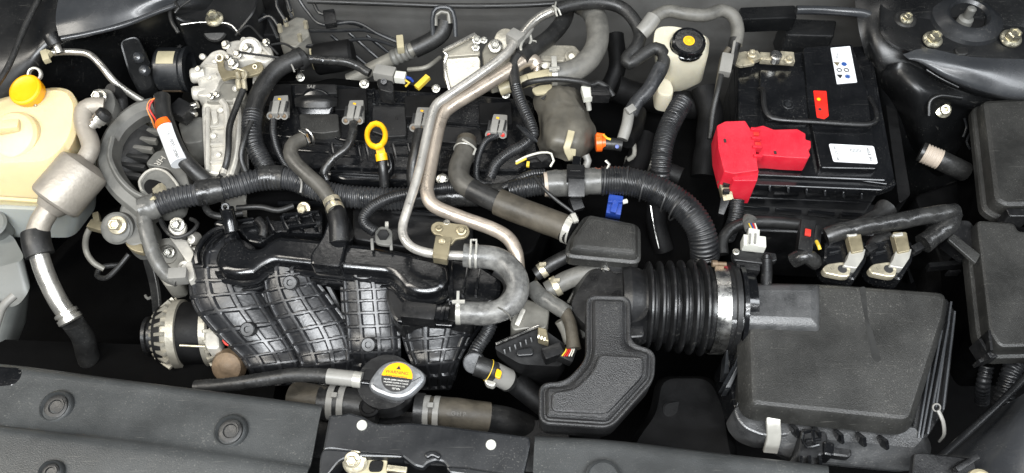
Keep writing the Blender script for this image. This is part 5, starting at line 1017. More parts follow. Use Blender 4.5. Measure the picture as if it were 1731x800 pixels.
b = B(); b.tube([(904, 298, 1.6), (918, 318, 2), (940, 338, 1.4), (964, 356, .6), (975, 366, .4)], 6, n=8); out(b, 'thin_cable', 'rubber', t)
b = B(); b.bar((973, 284, 2.4), (973, 304, 3.2), 30, 1.4, .25); b.bar((974, 302, 2.8), (974, 334, 1.6), 28, 1.4, .25); out(b, 'clamp', 'satin', t)
b = B(); b.bar((964, 290, 3.4), (982, 290, 3.4), 4, .4, .1); b.bar((975, 268, 1.4), (973, 286, 2), 14, 1, .2); out(b, 'clamp_latch', 'gloss', t, kind='stuff')
b = B(); b.tube([(1026, 286, 2.4), (1030, 278, 3), (1024, 272, 3)], 5, n=6); out(b, 'tie_end', 'clip_white', t)
b = B(); b.bar((970, 334, 0), (978, 356, -.6), 20, 1.4, .2); out(b, 'clamp_foot', 'satin', t)
t = T('blue_connector', 'small blue electrical connector below the right ribbed conduit', 'connector', 1040, 345, -1)
b = B(); b.bar((1041, 334, -1), (1036, 366, -1.6), 25, 2, .3); out(b, 'body', 'blue', t)
b = B(); b.bar((1042, 340, .1), (1036, 360, -.2), 10, .6, .15); b.bar((1028, 342, .1), (1052, 342, .1), 4, .5, .1); out(b, 'latch', 'blue', t, kind='stuff')
b = B(); b.tube([(1052, 342, -.6), (1060, 340, -.6)], 8, n=8); out(b, 'pin', 'white_plastic', t)
conduit([(1154, 172, 0), (1140, 196, 0), (1128, 222, -.4), (1120, 252, -1.2), (1117, 284, -2.6), (1116, 300, -4)], 36, 'dark blue grey ribbed conduit dropping below the brake fluid reservoir', 'conduit', 'corr', pitch=.5, amp=.12, n=24)
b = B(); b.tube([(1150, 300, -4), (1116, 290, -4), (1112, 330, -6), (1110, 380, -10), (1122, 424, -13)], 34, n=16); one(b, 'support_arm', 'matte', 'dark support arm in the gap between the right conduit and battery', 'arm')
b = B(); b.tube([(1100, 348, -6), (1106, 385, -8), (1114, 420, -10)], 3, n=8); one(b, 'thin_rod', 'steel', 'thin bright rod in the dark gap under the arching ribbed conduit', 'rod')
# ================================================================== BRAKE RESERVOIR
t = T('brake_reservoir', 'cream brake fluid reservoir with black ribbed cap and yellow disc', 'fluid reservoir', 1155, 110, 0)
b = B(); b.loft([[(1108, 46, 2.6), (1140, 44, 2.6), (1196, 60, 2.6), (1192, 92, 2.6), (1130, 96, 2.6), (1104, 78, 2.6)],
                 [(1106, 50, 1.6), (1142, 47, 1.6), (1200, 62, 1.6), (1197, 100, 1.6), (1130, 106, 1.6), (1102, 86, 1.6)],
                 [(1112, 80, -5), (1140, 78, -5), (1186, 86, -5), (1188, 142, -5), (1132, 146, -5), (1106, 116, -5)],
                 [(1116, 110, -9), (1140, 110, -9), (1160, 110, -9), (1168, 150, -9), (1128, 162, -9), (1112, 140, -9)]], 1.6, 5); out(b, 'tank', 'brake_plastic', t)
b = B(); b.prism([(1108, 130), (1130, 126), (1140, 150), (1136, 164), (1112, 160)], -4, 4, 1, .4); out(b, 'side_lobe', 'brake_plastic', t)
ax = Vector((.02, -.12, 1)); c = P(1161, 80, 2.2)
b = B(); b.lathe(c, ax, [(2.5, -.8), (2.5, .4)], 32); out(b, 'neck', 'brake_plastic', t)
n = 64; a, s, u = up_frame(ax); rings = []
for r, h in ((2.75, -.2), (2.95, -.1), (2.95, .5), (2.85, .6), (2.85, 1.5), (2.7, 1.75), (2.4, 1.85), (2.3, 1.7), (.1, 1.7)):
    rings.append([c+a*(h*.01)+(s*math.cos(2*math.pi*k/n)+u*math.sin(2*math.pi*k/n))*((r-(.07 if k % 4 == 0 and .55 < h < 1.6 else 0))*.01) for k in range(n)])
b = B(); b.rings(rings); out(b, 'cap', 'gloss', t)
b = B(); b.lathe(c+a*.0171, ax, [(.95, 0), (.95, .05), (.1, .06)], 30); out(b, 'yellow_disc', 'yellow', t)
b = B(); b.ring(c+a*.0178, ax, .62, .02, .05, 26); b.ring(c+a*.0178, ax, .36, .02, .05, 26); out(b, 'disc_mark', 'ink', t, kind='stuff')
# rear clutter: brake lines, valve block, bulkhead pipe
t = T('brake_lines', 'bundle of thin dark brake lines running along the bulkhead at top left', 'brake lines', 560, 60, -6)
for q in ([(500, -10, 0), (520, 20, -2), (545, 42, -3), (600, 38, -3), (640, 58, -4), (672, 72, -5)], [(516, 52, -5), (570, 52, -4), (620, 52, -4), (680, 72, -5)], [(500, 80, -6), (560, 74, -5), (620, 66, -5), (676, 80, -6)],
          [(528, 0, -2), (540, 22, -3), (562, 26, -3), (562, 42, -3)], [(556, 36, -4), (600, 40, -5), (612, 46, -5)], [(590, 56, -8), (640, 100, -12)], [(620, 60, -8), (670, 100, -12)], [(560, 60, -8), (620, 110, -12)], [(486, -8, 0), (487, 12, -1), (494, 30, -2)]):
    b = B(); b.tube(q, 6, n=8); out(b, 'line', 'steel_black', t)
b = B(); b.bar((556, 20, -2), (560, 44, -2.4), 20, 1.4, .3); out(b, 'clip', 'satin', t)
b = B(); b.bar((676, 64, -4), (678, 86, -4), 12, 1.6, .3); out(b, 'ivory_clip', 'ivory', t)
t = T('abs_block', 'tan grey hydraulic valve block with fittings at top left of the bulkhead', 'hydraulic unit', 500, 55, -8)
b = B(); b.prism([(470, 46), (500, 28), (516, 30), (524, 60), (500, 80), (474, 76)], -4, 6, .5, .3); out(b, 'block', 'alu_dark', t)
for x, y in ((493, 28), (484, 44), (474, 54), (518, 48), (508, 70)):
    b = B(); b.tube([(x, y, -2.4), (x-2, y-12, -1)], 8, n=6); out(b, 'fitting', 'zinc', t)
for q in ([(474, 50, -2), (456, 28, -1), (430, 40, -2)], [(484, 38, -1.4), (468, 10, 0), (470, -10, 1)], [(470, 66, -3), (452, 30, -2), (430, 20, -3)], [(492, 20, -1), (486, 0, 0)]):
    b = B(); b.tube(q, 6, n=8); out(b, 'pipe', 'steel_black', t)
b = B(); b.prism([(522, 82), (546, 82), (545, 98), (524, 98)], -5, 3, .2, .1); out(b, 'yellowed_label', 'ivory', t)
b = B(); b.prism([(418, -10), (480, -10), (478, 60), (440, 60), (420, 30)], -5, 12, 1, .4); out(b, 'motor', 'matte', t)
b = B(); b.lathe(P(570, 96, -7), Vector((1, .1, .1)), [(2.6, -4), (2.8, -3.6), (2.8, 2.5), (2.4, 3)], 30); out(b, 'dark_canister', 'matte', t)
t = T('heater_pipe', 'ribbed metal and rubber pipe rising to the grommet in the bulkhead', 'pipe', 680, 90, -6)
b = B(); b.tube([(752, 38, -2), (746, 56, -3), (728, 70, -4), (700, 84, -5)], 30, n=20); out(b, 'rubber_elbow', 'rubber', t)
b = B(); b.tube([(706, 80, -5), (680, 92, -6), (650, 106, -8), (610, 126, -10), (590, 136, -11)], 24, n=20); out(b, 'pipe', 'alu_dark', t)
b = B(); b.tube([(694, 86, -5.2), (680, 92, -6), (664, 99, -6.8)], 29, 'corr', pitch=1.0, n=20); out(b, 'ribbed_sleeve', 'bracket_grey', t)
b = B(); v = [(738, 12, 1), (762, 12, 1), (770, 28, 0), (770, 60, -3), (760, 64, -3), (748, 24, 0), (735, 50, -2), (728, 46, -2), (730, 22, 0)]
b.tube([(732, 60, -2.5), (731, 30, 0), (738, 14, 1.2), (760, 14, 1.2), (768, 30, 0), (770, 62, -2.5)], 8, n=10); out(b, 'grommet_flange', 'paint', t)
b = B(); b.tube([(736, 44, -1.5), (737, 26, -.4), (746, 20, 0), (757, 22, -.2), (760, 40, -1.4)], 8, n=10); out(b, 'inner_flange', 'alu_dark', t)
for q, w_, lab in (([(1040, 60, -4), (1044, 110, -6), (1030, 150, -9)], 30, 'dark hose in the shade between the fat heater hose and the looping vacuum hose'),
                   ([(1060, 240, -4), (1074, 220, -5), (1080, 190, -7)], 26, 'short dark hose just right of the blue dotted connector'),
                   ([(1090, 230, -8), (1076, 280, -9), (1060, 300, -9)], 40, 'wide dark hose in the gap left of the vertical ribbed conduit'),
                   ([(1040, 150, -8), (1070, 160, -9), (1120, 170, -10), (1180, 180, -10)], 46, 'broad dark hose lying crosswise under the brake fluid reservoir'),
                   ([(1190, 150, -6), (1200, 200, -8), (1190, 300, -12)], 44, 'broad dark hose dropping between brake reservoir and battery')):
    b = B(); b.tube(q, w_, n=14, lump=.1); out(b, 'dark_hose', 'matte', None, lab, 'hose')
t = T('gearbox', 'dark gearbox housing deep below the harness between engine and battery', 'gearbox', 1050, 300, -14)
b = B(); b.prism([(960, 160), (1180, 170), (1240, 320), (1200, 480), (1000, 500), (930, 380)], -13, 16, 3, 1); out(b, 'housing', 'gap_shade', t)
b = B(); b.prism([(1056, 262), (1110, 262), (1104, 280), (1058, 278)], -9, 3, .6, .3); out(b, 'bright_boss', 'alu_dark', t)
b = B(); b.tube([(1056, 238, -5), (1070, 240, -5), (1072, 262, -6), (1062, 270, -7)], 8, n=10); out(b, 'pipe', 'alu_dark', t)
# ================================================================== BATTERY
t = T('battery', 'black car battery with white stickers, folded carry handle and red sticker', 'battery', 1380, 240, -10)
b = B(); b.prism([(1246, 96), (1400, 84), (1462, 76), (1482, 140), (1503, 296), (1498, 306), (1262, 296), (1250, 280)], -2.6, 17, .5, prof=[(.25, 0), (.08, .08), (0, .25), (0, 1.9), (.35, 2.0), (.35, 2.3), (0, 2.4), (0, 5.8), (.12, 5.9), (.12, 6.1), (0, 6.2), (0, 9), (.12, 9.1), (.12, 9.3), (0, 9.4), (0, 17)]); out(b, 'case', 'gloss', t)
b = B(); b.prism([(1358, 80), (1440, 74), (1466, 150), (1484, 286), (1386, 284), (1366, 180)], -1.5, 1.4, .5, .18); out(b, 'raised_lid', 'gloss', t)
b = B(); b.prism([(1284, 118), (1360, 120), (1368, 206), (1296, 204), (1286, 160)], -1.9, 1.2, .4, .15); out(b, 'lid_step', 'gloss', t)
b = B(); b.prism([(1250, 284), (1375, 303), (1380, 290), (1440, 284), (1488, 290), (1510, 298), (1516, 312), (1490, 322), (1254, 312)], -3.4, 1.4, .4, .18); out(b, 'front_ledge', 'gloss', t)
b = B(); b.prism([(1384, 282), (1486, 292), (1500, 294), (1466, 80), (1472, 78), (1512, 300), (1500, 312), (1376, 296)], -2.9, .8, .3, .15); out(b, 'lid_edge', 'gloss', t)
for i in range(6):
    b = B(); x = 1300+i*31; b.bar((x, 314+i*2.6, -3.6), (x+1, 324+i*2.6, -4.2), 4, .6, .15); out(b, 'case_rib', 'gloss', t)
b = B(); b.bar((1427, 286, -3.0), (1448, 288, -3.0), 14, 1.0, .2); out(b, 'vent_plug', 'matte', t)
b = B(); b.tube([(1284, 150, -1.6), (1290, 154, -1), (1292, 180, -.6), (1300, 196, -.5), (1318, 202, -.5), (1380, 206, -.4), (1440, 210, -.5), (1470, 210, -.6), (1482, 202, -.7), (1480, 184, -1), (1470, 164, -1.6)], 9, n=12, flat=.8); out(b, 'handle', 'satin', t)
b = B(); b.ring(P(1332, 177, -1.9), Z, .85, .25, .12, 30); b.lathe(P(1332, 177, -1.95), Z, [(.5, 0), (.5, .15), (.1, .17)], 20); out(b, 'round_plug', 'steel_black', t, kind='stuff')
b = B(); b.prism([(1375, 153), (1397, 154), (1401, 196), (1394, 201), (1381, 198)], -1.38, .12, .15, .03); out(b, 'red_sticker', 'red_sticker', t)
b = B(); b.lathe(P(1384, 168, -1.36), Z, [(.32, 0), (.3, .04), (.1, .05)], 16); out(b, 'green_eye', 'yellow', t)
b = B(); b.lathe(P(1386, 185, -1.36), Z, [(.28, 0), (.26, .04), (.1, .05)], 16); out(b, 'dark_eye', 'ink', t)
b = B(); b.prism([(1404, 81), (1437, 78), (1449, 139), (1415, 142)], -1.38, .1, .15, .02); wl = out(b, 'warning_label', 'white', t)
zt = -1.33
text('| ··\n|| ···', 1419, 94, zt, 8, 'ink', wl, ang=-4)
for x, y, s, m_ in ((1415, 109, '▼', 'tan_metal'), (1427, 109, '●', 'ink_blue'), (1419, 119, '◎', 'ink'), (1431, 119, '◎', 'ink'), (1420, 130, '▼', 'ink'), (1433, 130, '◉', 'ink_blue')): text(s, x, y, zt, 12, m_, wl, name='hazard_mark', ang=-3)
text('. . . . . . . . . . . .', 1440, 108, zt, 4.5, 'ink', wl, ang=-80)
b = B(); b.prism([(1401, 243), (1477, 247), (1484, 277), (1409, 273)], -1.38, .1, .35, .02); pl_ = out(b, 'part_label', 'white', t)
text('99 D23L 0H', 1414, 259, zt, 6, 'ink', pl_, ang=94); text('MF 850A', 1470, 261, zt, 7.5, 'ink', pl_, ang=94); text('||||||||', 1446, 254, zt, 9, 'ink', pl_, ang=-2, name='bar_mark')
b = B(); b.bar((1268, 100, -.8), (1284, 94, -.8), 18, .9, .15); b.bar((1284, 98, -1), (1342, 102, -1), 18, 1.1, .2); b.bar((1318, 98, -.6), (1341, 100, -.6), 20, 1.4, .25); out(b, 'terminal_clamp', 'zinc', t, kind='stuff')
b = B(); b.prism([(1240, 90), (1262, 86), (1276, 92), (1276, 108), (1252, 112), (1240, 106)], -.8, .5, .4, .1); out(b, 'terminal_plate', 'zinc', t)
b = B(); b.lathe(P(1311, 97, -.4), Z, [(1.1, -.6), (1.05, .5), (.9, .7), (.1, .75)], 26); out(b, 'battery_post', 'steel', t)
bolt(1271, 92, .3, 16, t, 'zinc'); bolt(1333, 102, .2, 15, t, 'zinc')
b = B(); b.tube([(1271, 92, .6), (1271, 84, 1.2)], 7, n=10); out(b, 'stud', 'zinc', t)
# red terminal cover
t = T('terminal_cover', 'bright red plastic cover over the positive battery terminal', 'terminal cover', 1280, 260, 0)
b = B(); b.prism([(1212, 212), (1226, 205), (1260, 204), (1266, 214), (1274, 224), (1282, 288), (1240, 294), (1224, 290), (1214, 250)], 1.8, 4.5, .22, .13); out(b, 'left_block', 'red', t)
b = B(); b.prism([(1272, 216), (1290, 212), (1308, 219), (1348, 218), (1362, 226), (1362, 236), (1371, 238), (1371, 250), (1366, 252), (1370, 262), (1366, 268), (1326, 266), (1284, 262)], 1.0, 3.2, .22, .13); out(b, 'right_block', 'red', t)
b = B(); b.prism([(1282, 252), (1318, 254), (1318, 262), (1283, 262)], .9, 3.6, .4, .25); out(b, 'step', 'red', t)
b = B(); b.prism([(1232, 284), (1245, 276), (1276, 278), (1283, 288), (1280, 306), (1240, 306)], .8, 6, .22, .13); out(b, 'front_tower', 'red', t)
b = B(); b.prism([(1222, 268), (1240, 268), (1244, 286), (1234, 300), (1226, 290)], .8, 4, .4, .2); out(b, 'shoulder', 'red', t)
for i in range(4):
    b = B(); y = 221+i*15; b.bar((1268+i*1.6, y, 1.6), (1284+i*1.2, y+1, 1.6), 6, 1.2, .2); out(b, 'hinge_tab', 'red', t)
for x, y in ((1277, 228), (1280, 246)):
    b = B(); b.bar((x-5, y, 1.2), (x+5, y+.5, 1.2), 8, .9, .1); out(b, 'hinge_slot', 'wire_red', t)
for x, y, z, w_ in ((1225, 238, 1.85, 6), (1310, 258, 1.1, 5)):
    b = B(); b.bar((x, y-w_/2, z), (x+1, y+w_/2, z), 4, .08, 0); out(b, 'slot', 'ink', t)
b = B(); b.bar((1218, 252, -.6), (1226, 312, -2), 10, 1, .2); b.bar((1222, 304, -1.8), (1230, 340, -3), 18, 1.2, .2); out(b, 'fuse_rail', 'tan_metal', t)
b = B()
for y in (312, 324): b.bar((1222, y, -1.2), (1233, y, -1.2), 7, .8, .15)
out(b, 'fuse', 'wire_black', t, kind='stuff')
b = B(); b.bar((1226, 336, -3), (1218, 364, -4), 16, 1.4, .3, w1=10); out(b, 'lower_plug', 'satin', t)
conduit([(1246, 338, -3), (1244, 360, -4), (1240, 378, -5), (1230, 400, -8)], 26, 'short ribbed black conduit hanging under the red terminal cover', 'conduit', 'corr', pitch=.45, n=20)
b = B(); b.tube([(1222, 430, -4), (1222, 404, -3.4), (1240, 384, -3), (1270, 376, -3), (1310, 376, -3.4), (1350, 380, -4)], 20, n=16); one(b, 'black_hose', 'rubber', 'plain black hose curling round behind the white airflow connector', 'hose')
t = T('battery_box', 'dark plastic battery box front with ledges below the battery', 'battery box', 1370, 360, -14)
b = B(); b.prism([(1250, 330), (1500, 346), (1520, 360), (1500, 400), (1258, 390), (1246, 370)], -11, 14, 1, .4); out(b, 'box', 'satin', t)
for x0, y0, x1, y1 in ((1256, 352, 1300, 356), (1310, 356, 1354, 360), (1366, 359, 1410, 364), (1420, 363, 1470, 367)):
    b = B(); b.bar((x0, y0, -9.8), (x1, y1, -9.8), 6, 1, .2); out(b, 'ledge', 'gloss', t)
# ================================================================== SENSOR CONNECTORS BEHIND THE AIR BOX
t = T('airflow_sensor', 'black mass airflow sensor with white plug and coloured wires on the intake duct', 'sensor', 1272, 450, 1)
b = B(); b.prism([(1238, 424), (1260, 420), (1312, 428), (1314, 440), (1290, 446), (1240, 440)], 2.6, 1.0, .3, .15); out(b, 'flange', 'satin', t)
b = B(); b.bar((1242, 446, 1.2), (1282, 450, 1.2), 32, 2.0, .3); out(b, 'body', 'satin', t)
b = B(); b.tube([(1296, 436, 2.8), (1296, 458, 1.6), (1295, 482, .2)], 19, n=20); b.tube([(1296, 436, 2.9), (1296, 430, 3.2)], 12, n=14); out(b, 'screw_boss', 'satin', t)
b = B(); b.bar((1254, 412, 3.0), (1292, 416, 3.0), 22, 2.2, .2); b.bar((1273, 392, 3.4), (1271, 420, 3.6), 19, 1.6, .2); out(b, 'white_plug', 'white_plastic', t, kind='stuff')
b = B(); b.bar((1268, 396, 4.3), (1267, 412, 4.5), 3, .4, 0); b.bar((1277, 396, 4.3), (1276, 412, 4.5), 3, .4, 0); out(b, 'plug_slot', 'connector', t, kind='stuff')
b = B(); b.tube([(1268, 368, 2.2), (1266, 376, 2.6), (1270, 390, 3)], 22, n=14, flat=.6, lump=.15); out(b, 'tape_boot', 'tape_grey', t)
for i, c_ in enumerate(('wire_yellow', 'ink_blue', 'wire_red', 'wire_white')):
    b = B(); b.tube([(1266+i*3.4, 378, 3.6), (1270+i*3, 386, 3.8), (1270+i*2.6, 396, 3.4)], 2.6, n=6); out(b, 'wire', c_, t)
bolt(1244, 426, 3.2, 12, t, 'bolt_steel')
def relay(x, y, lab):
    t = T('relay_module', lab, 'module', x, y, -1, 'black modules with pale metal brackets')
    b = B(); b.prism([(x-38, y-24), (x+12, y-32), (x+34, y-22), (x+34, y+8), (x+12, y+44), (x-32, y+20), (x-40, y+4)], 1.0, 4, .6, .4); out(b, 'body', 'gloss', t)
    b = B(); b.bar((x-30, y-4, 1.2), (x-12, y-8, 1.2), 3, .3, .1); out(b, 'edge_line', 'steel_black', t)
    b = B(); b.prism([(x-1, y-40), (x+23, y-40), (x+29, y-8), (x+8, y-4)], 2.6, 1.2, .3, .12); out(b, 'tan_plate', 'tan_metal', t)
    b = B(); b.prism([(x-2, y-36), (x+16, y-40), (x+18, y-34), (x+4, y-32)], 2.8, .5, .2, .1); b.prism([(x+4, y-8), (x+32, y-12), (x+28, y+4), (x+16, y+22), (x-8, y+18), (x+0, y+6)], 2.3, 1.4, .3, .15); out(b, 'white_bracket', 'clip_white', t, kind='stuff')
    b = B(); b.prism([(x-42, y+22), (x-34, y+14), (x-6, y+10), (x+8, y+18), (x+4, y+36), (x-10, y+36), (x-38, y+30)], 1.9, 1.0, .8, .2); out(b, 'eared_bracket', 'zinc', t)
    b = B(); b.lathe(P(x-8, y+23, 1.9), Z, [(.65, 0), (.6, .06), (.1, .06)], 20); out(b, 'eye', 'ink', t)
    b = B(); b.bar((x+30, y-6, 1.0), (x+46, y-14, 1.0), 14, 1.6, .25); b.tube([(x+40, y-16, 1.8), (x+48, y-18, 1.8)], 3, n=6); out(b, 'plug', 'satin', t, kind='stuff')
relay(1432, 432, 'left of two black modules with tan and white metal bracket behind the air box')
relay(1510, 432, 'right of two black modules with tan and white metal bracket, nearest the taped harness end')
t = T('module_plug', 'black connector with small red tab and cream wire left of the modules', 'connector', 1360, 410, -1)
b = B(); b.bar((1364, 378, .4), (1358, 430, .4), 24, 2, .3); b.bar((1382, 386, .2), (1378, 418, .2), 12, 1.6, .3); out(b, 'body', 'satin', t, kind='stuff')
b = B(); b.bar((1366, 388, 1.6), (1365, 399, 1.6), 10, .3, .1); out(b, 'red_tab', 'wire_red', t)
b = B(); b.tube([(1380, 408, 1), (1384, 416, 1.4), (1386, 422, 1.2)], 6, n=8); out(b, 'cream_wire', 'wire_yellow', t)
b = B(); b.tube([(1340, 440, -1), (1362, 432, .4), (1380, 444, -1)], 26, n=12, lump=.2); out(b, 'lower_body', 'tape', t)
t = T('module_harness', 'black tape wrapped wiring arm crossing behind the modules at right', 'harness', 1500, 380, 2)
b = B(); b.tube([(1396, 400, 1.4), (1420, 392, 2), (1460, 384, 2.4), (1510, 376, 2.6), (1560, 366, 2.6), (1600, 360, 2.4), (1614, 358, 2)], 30, 'tape', pitch=1.7, n=22, lump=.06); out(b, 'arm', 'tape', t)
b = B(); b.tube([(1612, 360, 1.8), (1602, 380, 1.4), (1582, 396, 1), (1560, 412, .6)], 32, 'tape', pitch=2.2, n=22, lump=.12); out(b, 'return_arm', 'tape', t)
b = B(); b.tube([(1500, 352, -1), (1486, 366, -1), (1460, 384, -.6)], 34, n=16, lump=.3); b.tube([(1500, 400, 0), (1482, 410, 0), (1470, 430, -.4)], 26, n=16, lump=.2); out(b, 'loose_tape', 'rubber', t, kind='stuff')
b = B(); b.prism([(1602, 404, .2), (1612, 394, .2), (1658, 430, -1), (1650, 446, -1)], h=.5, r=.3, b=.15); one(b, 'rubber_flap', 'lid', 'grey rubber flap pointing down right beyond the taped harness', 'flap')
b = B(); b.prism([(1612, 372), (1640, 372), (1656, 400), (1640, 430), (1600, 400)], -3, 3, .8, .2); one(b, 'dark_cover', 'satin', 'small dark cover plate behind the grey rubber flap', 'cover')
t = T('wing_hose', 'black hose with ribbed pale brown sleeve right of the battery', 'hose', 1580, 268, -8)
b = B(); b.tube([(1556, 256, -7), (1576, 264, -7), (1600, 276, -7.4), (1630, 290, -9)], 34, n=20); out(b, 'hose_body', 'rubber', t)
b = B(); b.tube([(1562, 259, -6.8), (1576, 265, -6.8), (1588, 270, -6.9)], 35, 'corr', pitch=.5, amp=.06, n=22); out(b, 'ribbed_sleeve', 'beige_tape', t)
# ================================================================== AIR BOX
t = T('air_filter_box', 'large black air filter box with dusty flat lid and dark streak at lower right', 'air filter box', 1420, 620, 0)
b = B(); b.prism([(1270, 474), (1400, 477), (1604, 492), (1598, 535), (1540, 716), (1266, 688), (1262, 560)], 0.6, 4.6, 1.5, prof=[(1.0, 0), (.5, .1), (.2, .4), (-.1, 1.0), (-.75, 2.2), (-.8, 2.5), (-.4, 2.6), (-.4, 5.6)]); out(b, 'lid', 'lid', t)
b = B(); b.prism([(1228, 474), (1391, 474), (1391, 556), (1228, 550)], 1.7, 2.4, .7, prof=[(1.6, 0), (.8, .25), (.3, .7), (0, 1.4), (0, 2.8)]); out(b, 'intake_duct', 'flange', t)
b = B(); b.prism([(1252, 702), (1262, 690), (1290, 712), (1320, 722), (1420, 738), (1546, 752), (1560, 742), (1606, 560), (1612, 540), (1560, 520), (1270, 560), (1250, 640)], -3.6, 12, 1, prof=[(.3, 0), (.1, .1), (0, .3), (0, 3.4), (.5, 3.6), (.7, 11)]); out(b, 'lower_box', 'grain', t)
b = B(); b.prism([(1332, 730), (1354, 741), (1547, 759), (1562, 742), (1548, 722), (1350, 706)], -2.6, 3, .4, prof=[(.15, 0), (0, .2), (-2.0, 2.4), (-2.1, 3.0), (-1.6, 3.2), (-1.6, 5)]); out(b, 'front_flange', 'flange', t)
for i in range(5):
    b = B(); x = 1342+i*37.5; y = 714+i*5; b.bar((x, y+6, -1.4), (x+2, y+22, -2.6), 7, 1.6, .25); out(b, 'lid_tab', 'gloss', t)
b = B(); b.prism([(1598, 500), (1618, 530), (1600, 690), (1560, 752), (1546, 745), (1542, 720)], -3.2, 9, .8, .3); out(b, 'side_wall', 'satin', t)
for x0, y0, x1, y1 in ((1606, 512, 1580, 690), (1612, 528, 1592, 694), (1590, 560, 1556, 742), (1602, 545, 1566, 735), (1572, 610, 1550, 742)):
    b = B(); b.bar((x0, y0, -2.0), (x1, y1, -2.9), 3.2, 1.0, .1); out(b, 'side_rib', 'paint', t)
b = B(); b.prism([(1566, 600), (1578, 640), (1560, 700), (1546, 740), (1543, 720)], -2.9, 1.2, .4, .2); out(b, 'web', 'grain', t)
for x0, y0, x1, y1 in ((1262, 590, 1226, 656), (1264, 630, 1244, 690), (1248, 600, 1232, 640), (1228, 592, 1224, 632), (1238, 620, 1222, 650)):
    b = B(); b.prism([(x0, y0, -1.4), (x0+3, y0, -1.4), (x1+9, y1, -4), (x1, y1, -4)], h=3, r=.1, b=.08); out(b, 'side_rib', 'steel_black', t)
b = B(); b.prism([(1226, 592), (1264, 585), (1268, 700), (1240, 690), (1232, 640)], -5, 8, .6, .3); out(b, 'side_wall', 'gloss', t)
b = B(); c = P(1283, 706, -5); b.prism([(1240, 690), (1252, 684), (1290, 700), (1340, 712), (1340, 735), (1290, 738), (1258, 724), (1244, 706)], -2.8, 5, 1.2, .3); out(b, 'corner_housing', 'flange', t)
b = B(); b.prism([(1400, 745), (1440, 749), (1441, 768), (1436, 774), (1402, 770)], -3.4, 2.6, .8, .35); out(b, 'outlet_stub', 'satin', t)
b = B(); b.bar((1294, 698, -1.6), (1320, 702, -1.6), 9, .8, .2); b.tube([(1297, 692, -1.2), (1306, 697, -1)], 4, n=6)
band(b, [(1307, 700, -1.2), (1307, 714, -1.6), (1308, 740, -3), (1302, 764, -5)], 24, .5, bev=.1, n=FR); out(b, 'clip', 'clip_white', t, kind='stuff')
b = B(); b.ring(P(1583, 689, -2), FR, .42, .25, .18, 20); b.tube([(1586, 694, -2), (1594, 712, -2.4), (1596, 734, -4), (1588, 746, -6)], 7, n=10, flat=.6); out(b, 'wire_clip', 'connector', t, kind='stuff')
b = B(); b.prism([(1452, 556-70), (1463, 556-72), (1468, 540), (1490, 608), (1484, 614), (1474, 606)], .62, .03, .6, .01); out(b, 'dark_streak', 'stain', t)
t = T('air_duct_bracket', 'glossy black ribbed bracket and clip at the front foot of the air box', 'bracket', 1360, 770, -2)
b = B(); b.prism([(1354, 722), (1400, 730), (1400, 768), (1386, 770), (1396, 830), (1300, 830), (1338, 776), (1350, 760)], -1.6, 4, .8, .3); out(b, 'plate', 'satin', t)
for x0, x1 in ((1352, 1350), (1367, 1366), (1384, 1388)):
    b = B(); b.bar((x0, 772, -1.2), (x1, 815, -1.2), 6, 1.2, .3); out(b, 'rib', 'gloss', t)
b = B()
for q in ([(1356, 742, -.8), (1358, 732, -.4), (1376, 728, -.4)], [(1356, 742, -.8), (1364, 756, -.6), (1384, 752, -.6)], [(1362, 745, -.2), (1388, 742, -.2)], [(1374, 730, 0), (1376, 750, 0)]): b.tube(q, 6, n=8)
out(b, 'wire_clip', 'gloss', t, kind='stuff')
b = B(); b.prism([(1392, 744), (1412, 748), (1410, 772), (1392, 768)], -1.2, 3, .4, .3); out(b, 'tab', 'gloss', t)
# bellows
t = T('intake_bellows', 'large black rubber intake bellows with deep folds left of the air box', 'intake hose', 1160, 520, 0)
ca, cb = P(1066, 515, -3.4), P(1238, 522, -3.4); ax = (cb-ca).normalized(); L = (cb-ca).length*100
prof = [(5.4, -1.5), (5.8, -.4)]
x = 1.6; i = 0
while x < L-4.2:
    r = 6.3+.13*i
    prof += [(r-1.25, x), (r-1.1, x+.25), (r-.12, x+.52), (r, x+.64), (r, x+.9), (r-.12, x+1.02), (r-1.1, x+1.32)]; x += 1.52; i += 1
prof += [(6.1, x+.2), (6.1, x+.6), (6.5, x+.8), (6.5, L-.9), (6.7, L-.7), (6.7, L), (6.2, L+.1)]
b = B(); b.lathe(ca, ax, prof, 72); out(b, 'folds', 'satin', t)
b = B(); b.ring(ca+ax*((L-2.5)*.01), ax, 6.5, 2.0, .12, 72); out(b, 'clamp_band', 'steel', t)
aa, ss, uu = up_frame(ax)
b = B(); d_ = Vector((0, .55, .83)); c = ca+ax*((L-2.6)*.01)+d_*.067; b.tube([(1206, 444, 3.4), (1222, 442, 3.6)], 5, n=8) if False else b.bar3(c-ax*.006, c+ax*.006, 1.2, .7, .1, hint=d_); b.lathe(c+d_*.004, ax, [(.5, -1), (.5, -.3), (.3, -.3), (.3, 1)], 14); out(b, 'clamp_screw', 'rust', t)
b = B(); b.lathe(ca+ax*((L+.1)*.01), ax, [(6.0, 0), (6.9, .1), (6.9, .7), (6.0, .8), (5.9, 2.2)], 60); out(b, 'end_collar', 'gloss', t)
b = B(); b.loft([[(1000, 452, -1), (1050, 462, .2), (1096, 470, 1), (1096, 540, 1), (1000, 560, -2), (960, 520, -3)], [(985, 450, -4), (1050, 456, -2), (1100, 458, -1), (1104, 580, -3), (1000, 590, -6), (950, 530, -6)], [(985, 470, -12), (1050, 470, -12), (1100, 470, -12), (1104, 590, -12), (1000, 600, -12), (950, 540, -12)]], 2, 5); out(b, 'throttle_duct', 'satin', t)
b = B(); b.prism([(1050, 500), (1084, 500), (1090, 570), (1060, 572)], -.5, 4, .6, .3); out(b, 'duct_step', 'satin', t)
